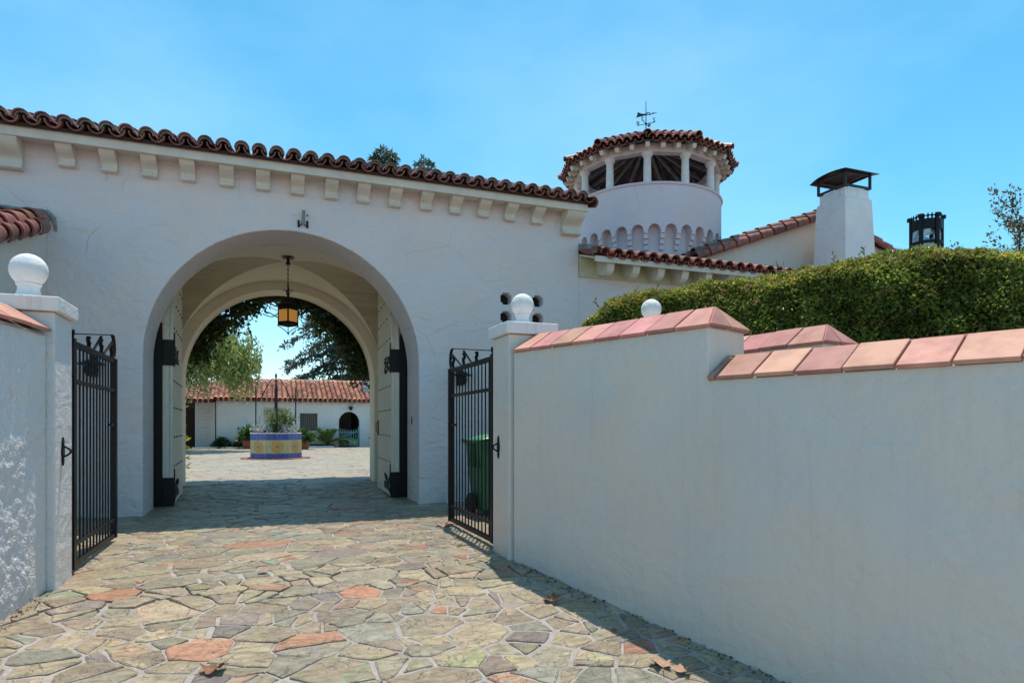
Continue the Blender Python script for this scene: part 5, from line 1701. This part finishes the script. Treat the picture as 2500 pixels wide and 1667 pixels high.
# door
M_CREAM = mat('cream_joinery', (0.52, 0.49, 0.38), (0.45, 0.42, 0.33), 4, 0.6)
M_DGLASS = mat('dark_glass', (0.03, 0.035, 0.04), None, rough=0.08, spec=0.6)
dh = bpy.data.objects.new('door', None); C.objects.link(dh); dh.location = (0.47, HY, 0); set_parent(dh, hs_)
MB().box((0.13, HY + 0.06, 0.02), (0.82, HY + 0.10, 1.86)).build('leaf', M_CREAM, dh)
for xa in (0.19, 0.53):
    MB().box((xa, HY + 0.045, 1.10), (xa + 0.24, HY + 0.059, 1.72)).build('pane', M_DGLASS, dh)
    MB().box((xa, HY + 0.045, 0.25), (xa + 0.24, HY + 0.059, 0.92)).build('panel', M_CREAM, dh, bevel=0.01)
fr = MB().box((-0.02, HY - 0.03, 0.0), (0.10, HY + 0.12, 2.01)).box((0.85, HY - 0.03, 0.0), (0.97, HY + 0.12, 2.01)).box((0.102, HY - 0.03, 1.90), (0.848, HY + 0.12, 2.01))
fr.build('frame', M_CREAM, dh)
# window with blinds
wh = bpy.data.objects.new('window', None); C.objects.link(wh); wh.location = (2.1, HY, 0.8); set_parent(wh, hs_)
MB().box((1.66, HY + 0.10, 0.84), (2.56, HY + 0.108, 1.77)).build('pane', M_DGLASS, wh)
M_BLIND = mat('grey_blind', (0.12, 0.125, 0.13), (0.09, 0.095, 0.10), 20, 0.6)
for k in range(9):
    x = 1.70 + 0.098 * k
    MB().box((x, HY + 0.085, 0.86), (x + 0.045, HY + 0.093, 1.75)).build('blind_slat', M_BLIND, wh)
fr = MB()
for xa, xb, za, zb_ in ((1.62, 1.68, 0.80, 1.81), (2.54, 2.60, 0.80, 1.81), (1.682, 2.538, 0.80, 0.86), (1.682, 2.538, 1.75, 1.81)):
    fr.box((xa, HY - 0.02, za), (xb, HY + 0.08, zb_))
fr.build('frame', M_WHITE, wh)
MB().box((1.56, HY - 0.05, 0.74), (2.66, HY - 0.001, 0.798)).build('sill', M_WHITE, wh)
dsn = MB().tube([(-2.24, HY - 0.05, 0.0), (-2.24, HY - 0.05, 2.32)], 0.022, 8); dsn.build('downpipe', M_IRON, hs_)
MB().box((5.25, HY - 0.06, 0.0), (6.2, HY - 0.001, 0.72)).build('buttress', M_HOUSE, hs_, bevel=0.02)

# wall lamp over the small arch
wlp = thing('wall_lamp', (4.2, HY, 2.1), 'black wall lamp over the small arched gateway of the far house', 'wall lamp')
MB().tube([(4.2, HY - 0.001, 2.10), (4.2, HY - 0.14, 2.18), (4.2, HY - 0.16, 2.10)], 0.012, 6).build('arm', M_IRON, wlp)
MB().lathe([(0.03, 0.05), (0.15, 0.03), (0.16, 0.0), (0.08, -0.02), (0.07, -0.12), (0.0, -0.14)], (4.2, HY - 0.17, 2.06), 12).build('shade', M_IRON, wlp, smooth=40)

# small green garden gate in the arch
M_TEAL = mat('teal_paint', (0.26, 0.42, 0.42), (0.20, 0.35, 0.35), 5, 0.6)
gg = thing('garden_gate', (4.14, HY, 0), 'teal painted picket gate standing half open in the small arch', 'gate')
yg = HY + 0.06
for k in range(9):
    x = 3.66 + 0.115 * k
    MB().box((x, yg, 0.10), (x + 0.035, yg + 0.03, 0.88 + 0.08 * abs(k - 4) / 4)).build('picket', M_TEAL, gg)
for z in (0.10, 0.42, 0.74):
    MB().box((3.63, yg + 0.032, z), (4.65, yg + 0.06, z + 0.06)).build('rail', M_TEAL, gg)
MB().box((4.13, yg - 0.02, 0.06), (4.60, yg - 0.002, 0.42)).build('panel', M_TEAL, gg)
MB().bar((3.66, yg - 0.02, 0.50), (4.55, yg - 0.02, 0.82), 0.03, 0.04).build('brace', M_TEAL, gg)
MB().box((4.60, yg, 0.02), (4.66, yg + 0.05, 1.05)).build('post', M_TEAL, gg)

# lattice screen
ls = thing('lattice_screen', (-2.8, HY + 0.3, 0), 'white diagonal lattice screen at the left end of the far house', 'lattice')
xa, xb, za, zb_ = -3.10, -2.53, 0.06, 2.26
yl = HY + 0.25
def clip_seg(c, sgn):
    pts = []
    for x in (xa, xb):
        z = c + sgn * (x - xa)
        if za <= z <= zb_: pts.append((x, z))
    for z in (za, zb_):
        x = xa + sgn * (z - c)
        if xa < x < xb: pts.append((x, z))
    return pts
for sgn, dy in ((1, 0.0), (-1, 0.012)):
    c = za - (xb - xa) if sgn == 1 else za
    while c < zb_ + (xb - xa):
        pts = clip_seg(c, sgn)
        if len(pts) >= 2 and abs(pts[0][0] - pts[1][0]) > 0.04:
            (x0_, z0_), (x1_, z1_) = pts[:2]
            MB().bar((x0_, yl + dy, z0_), (x1_, yl + dy, z1_), 0.056, 0.010, (0, 1, 0)).build('slat', M_WHITE, ls)
        c += 0.135
for a_, b_ in (((xa - 0.03, za), (xa - 0.03, zb_)), ((xb + 0.03, za), (xb + 0.03, zb_))):
    MB().box((a_[0] - 0.03, yl - 0.02, 0.0), (a_[0] + 0.03, yl + 0.04, zb_ + 0.06)).build('post', M_WHITE, ls)
MB().box((xb + 0.062, yl, 0.0), (-2.302, yl + 0.04, 2.30)).build('side_board', M_WHITE, ls)
dk = MB().box((-3.85, HY + 1.68, 0.0), (-3.4, HY + 1.748, 1.95)); 
tag(dk.build('side_door', M_DKWOOD), 'dark brown plank door in the shade left of the lattice screen', 'door')

# planting bed kerb
def kerb(name, xa, xb, label):
    k_ = thing(name, ((xa + xb) / 2, HY - 0.75, 0), label, 'kerb', 'white kerbs of the planting beds')
    n_ = max(1, int((xb - xa) / 0.6))
    for i in range(n_):
        x0_ = xa + (xb - xa) * i / n_; x1_ = xa + (xb - xa) * (i + 1) / n_ - 0.01
        MB().box((x0_, HY - 0.82, -0.02), (x1_, HY - 0.70, 0.10)).build('kerb_stone', M_WHITE, k_, bevel=0.01)
kerb('bed_kerb', -3.2, -0.1, 'white kerb of the planting bed left of the tiled planter')
kerb('bed_kerb', 0.9, 3.3, 'white kerb of the planting bed under the palm right of the tiled planter')
def mound(name, x, y, r, h, n_, size, width, cols, label, cat, seed, matr=None, stems=True, group=None, z0=0.0):
    rs = np.random.default_rng(seed)
    t_ = thing(name, (x, y, z0), label, cat, group)
    d = sphere_dirs(n_, rs); d[:, 2] = np.abs(d[:, 2])
    rad = rs.uniform(0.35, 1, (n_, 1)) ** 0.6
    P = np.array([x, y, z0]) + d * rad * np.array([r, r, h]) * (1 + 0.25 * np.sin(d[:, :1] * 7 + d[:, 1:2] * 9))
    D = d + rs.normal(0, 0.6, d.shape)
    mb = MB()
    for k in range(9):
        a = rs.uniform(0, 6.28); mb.tube([(x, y, z0 - 0.02), (x + r * 0.35 * SC(a), y + r * 0.35 * SS(a), z0 + h * 0.5), (x + r * 0.75 * SC(a), y + r * 0.75 * SS(a), z0 + h * 0.8)], [0.02, 0.012, 0.005], 4)
    mb.build('stems', M_BARK, t_)
    tag(inst('foliage', leaf_mesh('foliage', P, D, np.full(n_, size), width, cols, matr or M_LEAF, rs), Matrix.Identity(4), t_), kind='stuff')
    return t_
DK = [(0.025, 0.06, 0.018), (0.04, 0.08, 0.024), (0.018, 0.045, 0.014)]
mound('shrub', -1.95, HY - 0.45, 0.36, 0.48, 700, 0.14, 0.5, DK, 'low dark green shrub at the foot of the far wall beside the lattice', 'shrub', 61)
mound('strappy_plant', -1.05, HY - 0.5, 0.26, 0.32, 160, 0.30, 0.18, DK, 'small spiky dark plant left in the far bed, nearer the shrub', 'plant', 62)
mound('strappy_plant', -0.42, HY - 0.45, 0.28, 0.38, 180, 0.32, 0.18, DK, 'small spiky dark plant left in the far bed, nearer the clay pot', 'plant', 63)
gc_rs = np.random.default_rng(64)
GP = np.concatenate([np.column_stack([gc_rs.uniform(-2.4, 0.2, 2600), gc_rs.uniform(HY - 0.70, HY - 0.05, 2600), gc_rs.uniform(0.0, 0.13, 2600)]),
                     np.column_stack([gc_rs.uniform(0.9, 3.3, 2600), gc_rs.uniform(HY - 0.70, HY - 0.05, 2600), gc_rs.uniform(0.0, 0.12, 2600)])])
gco = inst('ground_cover', leaf_mesh('ground_cover', GP, gc_rs.normal(0, 1, GP.shape) + np.array([0, 0, .6]), np.full(len(GP), 0.09), 0.55, DK + [(0.07, 0.12, 0.05)], M_LEAF, gc_rs), Matrix.Identity(4))
tag(gco, 'low green ground cover in the beds along the far wall', 'ground cover', kind='stuff')
M_POT = mat('red_clay_pot', (0.36, 0.10, 0.055), (0.28, 0.08, 0.045), 6, 0.6)
def potted(x, y, label, seed, h=0.62):
    p_ = thing('clay_pot', (x, y, 0.02), label, 'pot', 'clay pots behind the planter')
    MB().lathe([(0.0, 0.0), (0.17, 0.0), (0.25, 0.36), (0.25, 0.37), (0.275, 0.37), (0.275, 0.43), (0.24, 0.43), (0.23, 0.38), (0.0, 0.37)], (x, y, 0.012), 20).build('pot', M_POT, p_, smooth=40)
    mound('leafy_plant', x, y, 0.42, h, 620, 0.17, 0.55, [(0.05, 0.11, 0.03), (0.08, 0.15, 0.045), (0.03, 0.075, 0.02)], label.replace('red clay pot', 'green leafy plant growing in the red clay pot'), 'plant', seed, M_GLOSSY, z0=0.395)
potted(-0.78, HY - 1.1, 'red clay pot showing left of the tiled planter', 71)
potted(1.75, HY - 2.8, 'red clay pot mostly hidden right of the tiled planter', 72, 0.5)

# palm by the wall
rs = np.random.default_rng(81)
pm = thing('palm', (3.0, HY - 0.45, 0), 'low bushy palm with arching yellow-green fronds under the far window', 'palm')
MB().tube([(3.0, HY - 0.45, -0.02), (3.0, HY - 0.45, 0.22)], [0.10, 0.08], 8).build('trunk', M_BARK, pm)
for k in range(17):
    a = k * 2.4 + rs.uniform(-.2, .2); el = rs.uniform(0.55, 1.35); L_ = rs.uniform(1.2, 1.75)
    hv = np.array([SC(a), SS(a) * 0.5, 0.0])
    pts = []
    for j in range(11):
        f = j / 10
        pts.append(np.array([3.0, HY - 0.45, 0.18]) + hv * L_ * f * SC(el) * 1.1 + np.array([0, 0, L_ * (SS(el) * f - 0.55 * f * f * (1.2 - 0.5 * SS(el)))]))
    P, D = [], []
    for j in range(1, 34):
        f = j / 33; i_ = min(9, int(f * 10)); fr_ = f * 10 - i_
        p = pts[i_] * (1 - fr_) + pts[min(10, i_ + 1)] * fr_
        tdir = pts[min(10, i_ + 1)] - pts[i_]; tdir /= np.linalg.norm(tdir) + 1e-9
        sd_ = np.cross(tdir, [0, 0, 1]); sd_ /= np.linalg.norm(sd_) + 1e-9
        for sg_ in (-1, 1):
            P.append(p); D.append(sd_ * sg_ + tdir * 0.9 + np.array([0, 0, -0.15]))
    yellow = k in (1, 3, 6, 8, 11, 14)
    cols = [(0.50, 0.50, 0.07), (0.42, 0.46, 0.06)] if yellow else [(0.12, 0.20, 0.06), (0.17, 0.26, 0.08)]
    fo = inst('frond', leaf_mesh('frond', P, D, np.full(len(P), 0.30), 0.16, cols, M_LEAF, rs, vary=0.2), Matrix.Identity(4), pm)
    MB().tube([tuple(q) for q in pts], [0.014 - 0.001 * j for j in range(11)], 4).build('rachis', M_TEAL if False else M_BARK, fo)

mound('citrus_bush', 5.75, HY - 1.2, 0.55, 1.55, 1100, 0.15, 0.55, [(0.11, 0.16, 0.03), (0.16, 0.20, 0.04), (0.07, 0.12, 0.025)], 'rounded yellow-green bush at the right edge of the arch view', 'shrub', 91)
mound('creeper', -1.86, 15.2, 0.30, 2.2, 420, 0.13, 0.55, [(0.22, 0.26, 0.03), (0.16, 0.22, 0.03), (0.28, 0.28, 0.04)], 'bright yellow-green creeper at the left edge of the far arch', 'plant', 92)

# ---------------------------------------------------------------- tiled octagonal planter
WX, WY = 0.36, 23.4
pn = thing('tiled_planter', (WX, WY, 0), 'octagonal well planter faced with blue and yellow patterned tiles on a brick disc', 'planter')
m, t, b = newmat('flower_tile')
uv = N(t, 'ShaderNodeTexCoord').outputs['UV']
mp = N(t, 'ShaderNodeMapping'); mp.inputs['Location'].default_value = (-0.5, -0.5, 0); t.links.new(uv, mp.inputs['Vector'])
sx = N(t, 'ShaderNodeSeparateXYZ'); t.links.new(mp.outputs[0], sx.inputs[0])
def MA(op, a, b_=None):
    n_ = N(t, 'ShaderNodeMath', operation=op)
    for i, v in enumerate((a, b_)):
        if v is None: continue
        if isinstance(v, (int, float)): n_.inputs[i].default_value = v
        else: t.links.new(v, n_.inputs[i])
    return n_.outputs[0]
rr = MA('SQRT', MA('ADD', MA('MULTIPLY', sx.outputs[0], sx.outputs[0]), MA('MULTIPLY', sx.outputs[1], sx.outputs[1])))
th = MA('ARCTAN2', sx.outputs[1], sx.outputs[0])
pet = MA('ADD', 0.31, MA('MULTIPLY', 0.055, MA('COSINE', MA('MULTIPLY', th, 8.0))))
star = MA('ADD', 0.46, MA('MULTIPLY', 0.05, MA('COSINE', MA('MULTIPLY', th, 16.0))))
def less(a, b_): return MA('LESS_THAN', a, b_)
vor = N(t, 'ShaderNodeTexVoronoi'); vor.inputs['Scale'].default_value = 17; t.links.new(uv, vor.inputs['Vector'])
leafy = ramp(t, vor.outputs['Distance'], 0.25, 0.45)
c = mixc(t, leafy, (0.06, 0.12, 0.04), (0.55, 0.46, 0.24))
c = mixc(t, less(rr, star), c, mixc(t, ramp(t, MA('SINE', MA('MULTIPLY', th, 24.0)), -0.2, 0.2), (0.30, 0.19, 0.10), (0.48, 0.37, 0.16)))
c = mixc(t, less(rr, pet), c, (0.62, 0.30, 0.02))
c = mixc(t, less(rr, 0.16), c, (0.05, 0.05, 0.10))
c = mixc(t, less(rr, 0.125), c, (0.50, 0.48, 0.42))
c = mixc(t, less(rr, 0.075), c, (0.04, 0.06, 0.22))
t.links.new(c, b.inputs['Base Color']); b.inputs['Roughness'].default_value = 0.5; b.inputs['Specular IOR Level'].default_value = 0.25
M_FLOWER = m
M_BLUE = mat('blue_glazed_tile', (0.035, 0.075, 0.34), (0.025, 0.055, 0.27), 6, 0.2, rnd=0.15, mode='obj', spec=0.6)
AP, side = 0.80, 0.80 * 2 * math.tan(math.pi / 8)
rot0 = -math.pi / 2 + R(2)
def octp(r_, z): return [(WX + r_ / SC(math.pi/8) * SC(rot0 + math.pi/8 + k * math.pi/4), WY + r_ / SC(math.pi/8) * SS(rot0 + math.pi/8 + k * math.pi/4), z) for k in range(8)]
mb = MB()
vs = octp(AP, 0.0) + octp(AP, 0.845) + octp(AP - 0.12, 0.845) + octp(AP - 0.12, 0.70)
mb.add(vs, [(8*j+i, 8*j+(i+1) % 8, 8*j+8+(i+1) % 8, 8*j+8+i) for j in range(3) for i in range(8)])
mb.build('body', M_MORTAR, pn)
MB().slab(octp(AP - 0.11, 0.74), 0.02, (0, 0, -1)).build('soil', M_BARK, pn)
rim = MB()
vs = octp(AP + 0.018, 0.846) + octp(AP + 0.018, 0.87) + octp(AP - 0.13, 0.87) + octp(AP - 0.13, 0.846)
rim.add(vs, [(8*j+i, 8*j+(i+1) % 8, 8*((j+1) % 4)+(i+1) % 8, 8*((j+1) % 4)+i) for j in range(4) for i in range(8)])
rim.build('rim', M_WHITE, pn)
for k in range(8):
    a = rot0 + k * math.pi / 4
    F = frame((WX + AP * SC(a), WY + AP * SS(a), 0), (-SS(a), SC(a), 0), (0, 0, 1), (SC(a), SS(a), 0))   # local x along, y up, z out
    for z0_, hh in ((0.012, 0.18), (0.642, 0.20)):
        for j in range(4):
            w_ = side / 4
            MB().box((-side/2 + j * w_ + 0.004, z0_, 0.001), (-side/2 + (j+1) * w_ - 0.004, z0_ + hh - 0.006, 0.011), F).build('tile', M_BLUE, pn)
    x_, za, zb_ = side / 2 - 0.012, 0.20, 0.634
    mb = MB().box((-x_, za, 0.001), (x_, zb_, 0.010), F)
    o_ = mb.build('pattern_tile', M_FLOWER, pn)
    uvl = o_.data.uv_layers.new(name='UVMap')
    Fi = F.inverted()
    for lp in o_.data.loops:
        q = Fi @ o_.data.vertices[lp.vertex_index].co
        uvl.data[lp.index].uv = (0.5 + q.x / (zb_ - za), (q.y - za) / (zb_ - za))
sp_ = MB().tube([(WX + (AP + 0.012) * SC(rot0), WY + (AP + 0.012) * SS(rot0), 0.79), (WX + (AP + 0.06) * SC(rot0), WY + (AP + 0.06) * SS(rot0), 0.785)], 0.022, 8)
sp_.build('spout', M_GALV, pn)
M_BRICK = mat('red_brick', (0.36, 0.17, 0.13), (0.28, 0.13, 0.10), 7, 0.8, rnd=0.25, mode='obj', bumps=((40, 0.004),))
nb_ = 44
for k in range(nb_):
    a0, a1 = 2 * math.pi * k / nb_ + 0.006, 2 * math.pi * (k + 1) / nb_ - 0.006
    poly = [(WX + r_ * SC(a_), WY + r_ * SS(a_), 0.034) for r_, a_ in ((0.88, a0), (1.12, a0), (1.12, a1), (0.88, a1))]
    MB().slab(poly, 0.06, (0, 0, -1)).build('brick', M_BRICK, pn)
# wrought-iron overthrow
ir = MB()
for k in range(4):
    a = rot0 + k * math.pi / 2
    x_, y_ = WX + 0.64 * SC(a), WY + 0.64 * SS(a)
    MB().tube([(x_, y_, 0.72), (x_, y_, 2.42)], 0.021, 8).build('iron_rod', M_IRON, pn)
    pts = []
    for j in range(24):
        f = j / 23
        rr_ = 0.02 + 0.54 * f; zz = 2.60 + 0.10 * math.sin(min(1, f * 3.2) * math.pi) - 0.62 * (3 * max(0, (f - .25) / .75) ** 2 - 2 * max(0, (f - .25) / .75) ** 3) + (0.10 * max(0, (f - .9) / .1))
        pts.append((WX + rr_ * SC(a), WY + rr_ * SS(a), zz))
    MB().tube(pts, 0.017, 6).build('iron_scroll', M_IRON, pn)
MB().tube([(WX, WY, 0.72), (WX, WY, 2.72)], 0.015, 8).build('iron_post', M_IRON, pn)
MB().lathe([(0.02, 0.0), (0.035, 0.04), (0.02, 0.06), (0.045, 0.10), (0.0, 0.24)], (WX, WY, 2.70), 8).build('spear_finial', M_IRON, pn)
# plants in it
def sprays(name, x, y, z, n_st, hgt, spread, cols, size, width, label, seed, per=26):
    rs = np.random.default_rng(seed)
    t_ = thing(name, (x, y, z), label, 'plant', 'plants in the tiled planter')
    mb = MB(); P, D = [], []
    for k in range(n_st):
        a = rs.uniform(0, 6.28); s_ = rs.uniform(0.15, 1) * spread; h_ = hgt * rs.uniform(0.5, 1.05)
        pts = [np.array([x + 0.12 * SC(a), y + 0.12 * SS(a), z]), np.array([x + s_ * 0.5 * SC(a), y + s_ * 0.5 * SS(a), z + h_ * 0.6]), np.array([x + s_ * SC(a), y + s_ * SS(a), z + h_])]
        mb.tube([tuple(q) for q in pts], [0.008, 0.006, 0.003], 4)
        for j in range(per):
            f = rs.uniform(0.15, 1)
            p = pts[0] * (1-f)**2 + pts[1] * 2 * f * (1-f) + pts[2] * f * f
            P.append(p + rs.normal(0, 0.04, 3)); D.append(rs.normal(0, .7, 3) + np.array([SC(a) * .4, SS(a) * .4, 0.5]))
    mb.build('stems', M_BARK, t_)
    tag(inst('foliage', leaf_mesh('foliage', P, D, np.full(len(P), size), width, cols, M_LEAF, rs), Matrix.Identity(4), t_), kind='stuff')
GRN = [(0.16, 0.22, 0.07), (0.22, 0.28, 0.11), (0.12, 0.17, 0.06)]
SIL = [(0.34, 0.38, 0.36), (0.26, 0.31, 0.30), (0.42, 0.45, 0.42)]
sprays('bushy_plant', WX + 0.08, WY - 0.05, 0.745, 40, 0.95, 0.50, GRN, 0.085, 0.4, 'tall light green bush in the middle of the tiled planter', 101, 34)
sprays('bushy_plant', WX + 0.38, WY + 0.1, 0.745, 26, 0.85, 0.36, GRN, 0.085, 0.4, 'light green bush right of the centre rod in the tiled planter', 104, 30)
sprays('silver_plant', WX - 0.42, WY - 0.2, 0.745, 26, 0.42, 0.36, SIL, 0.08, 0.4, 'silvery grey foliage plant at the left side of the tiled planter', 102)
sprays('silver_plant', WX + 0.40, WY - 0.36, 0.745, 22, 0.40, 0.32, SIL, 0.08, 0.4, 'silvery grey foliage plant at the right side of the tiled planter', 103)
sprays('arching_sprig', WX - 0.62, WY, 0.745, 3, 1.05, 0.55, [(0.45, 0.47, 0.38), (0.38, 0.42, 0.3)], 0.10, 0.35, 'thin pale sprig arching out left of the tiled planter', 105, 12)
rs = np.random.default_rng(120)
FP = np.column_stack([WX + rs.uniform(-.55, .65, 26), WY - 0.5 + rs.uniform(-.1, .1, 26), rs.uniform(0.84, 0.93, 26)])
fl_ = inst('flowers', leaf_mesh('flowers', FP, rs.normal(0, 1, FP.shape) + np.array([0, -.6, .6]), np.full(26, 0.06), 0.9, [(0.55, 0.16, 0.24), (0.60, 0.25, 0.34)], M_LEAF, rs), Matrix.Identity(4))
tag(fl_, 'scattered small pink flowers along the front rim of the tiled planter', 'flowers', kind='stuff')

# ---------------------------------------------------------------- fallen dry leaves
rs = np.random.default_rng(200)
M_DRY = mat('dry_leaf', (0.26, 0.12, 0.06), (0.17, 0.075, 0.04), 30, 0.7)
M_DRYP = mat('pale_dry_leaf', (0.42, 0.26, 0.18), (0.34, 0.19, 0.13), 30, 0.7)
def dry_leaf(x, y, s, label, matr, seed):
    rs = np.random.default_rng(seed)
    n_ = 22
    vs, fs = [], []
    ang0 = rs.uniform(0, 6.28)
    c1, c2 = rs.uniform(0.25, 0.6), rs.uniform(-0.2, 0.4)
    rings = 4
    for j in range(rings + 1):
        for k in range(n_):
            a = 2 * math.pi * k / n_
            lobe = 0.62 + 0.38 * abs(math.cos(2.5 * a)) ** 0.8 + 0.05 * rs.normal()
            if abs(a - math.pi) < 0.3: lobe *= 0.6
            r_ = s * 0.5 * lobe * j / rings
            px_, py_ = r_ * SC(a), r_ * SS(a)
            pz = 0.006 + c1 * (py_ ** 2) / s * 2.2 + c2 * (px_ ** 2) / s + 0.05 * s * (j / rings) * math.sin(3 * a + seed) + 0.02 * s
            vs.append((px_, py_, pz))
    for j in range(rings):
        for k in range(n_): fs.append((j*n_+k, j*n_+(k+1) % n_, (j+1)*n_+(k+1) % n_, (j+1)*n_+k))
    mb = MB(); mb.add(vs, fs)
    mb.tube([(-s * 0.3, 0, 0.012 + 0.02 * s), (-s * 0.75, 0.02, 0.02)], [0.003, 0.002], 4)
    zmin = min(v[2] for v in mb.v)
    o_ = mb.build('dry_leaf', matr, None, smooth=60, M=Matrix.Translation((x, y, zg(y) + 0.017 - zmin)) @ Matrix.Rotation(ang0, 4, 'Z') @ Matrix.Rotation(math.atan(0.145) * (1 if y < 4.7 else 0), 4, 'X'))
    tag(o_, label, 'leaf', 'dry leaves fallen on the flagstones')
for i, (x_, y_, s_, lab, m_) in enumerate([
    (-0.24, 3.67, 0.13, 'large curled dark brown dry leaf in the foreground of the drive', M_DRY),
    (-0.01, 5.13, 0.09, 'pale tan dry leaf lying in the middle of the drive', M_DRYP),
    (1.86, 4.07, 0.13, 'curled reddish-brown dry leaf just left of the wall shadow', M_DRY),
    (2.08, 3.09, 0.13, 'upper of two pale pinkish dry leaves near the bottom right', M_DRYP),
    (2.17, 3.00, 0.11, 'lower of two pale pinkish dry leaves near the bottom right', M_DRYP),
    (1.80, 6.82, 0.15, 'dry leaf lying at the free end of the right gate', M_DRYP),
    (1.74, 6.05, 0.06, 'small brown dry leaf beside the right gate shadow, farther one', M_DRY),
    (1.66, 5.66, 0.05, 'small brown dry leaf beside the right gate shadow, nearer one', M_DRY),
    (-0.80, 5.06, 0.06, 'small brown dry leaf on the drive near the left gate', M_DRY),
    (2.05, 3.55, 0.045, 'tiny dark dry leaf on a pale stone between the other fallen leaves', M_DRY)]):
    dry_leaf(x_, y_, s_, lab, m_, 300 + i)

# crumbs of leaf litter gathered along the wall feet
rs = np.random.default_rng(410)
LP = []
for k in range(170):
    t_ = rs.uniform(0.05, 3.2); q = PR + dR * t_ - nR * abs(rs.normal(0.02, 0.05)); LP.append((q.x, q.y, zg(q.y) + 0.016))
for k in range(60):
    t_ = rs.uniform(0.0, 1.2); q = PL + dL * t_ - nL * abs(rs.normal(0.02, 0.04)); LP.append((q.x, q.y, zg(q.y) + 0.016))
for k in range(40):
    LP.append((rs.uniform(1.2, 1.9), rs.uniform(5.4, 7.2), 0.017))
LP = np.array(LP)
lit = inst('leaf_litter', leaf_mesh('leaf_litter', LP, rs.normal(0, 1, LP.shape) * np.array([1, 1, 0.15]) + np.array([0, 0, 0.08]), np.full(len(LP), 0.022), 0.6, [(0.16, 0.08, 0.04), (0.24, 0.14, 0.08), (0.10, 0.06, 0.035)], M_LEAF, rs), Matrix.Identity(4))
tag(lit, 'crumbs of dry leaf litter along the foot of the driveway walls', 'leaf litter', kind='stuff')
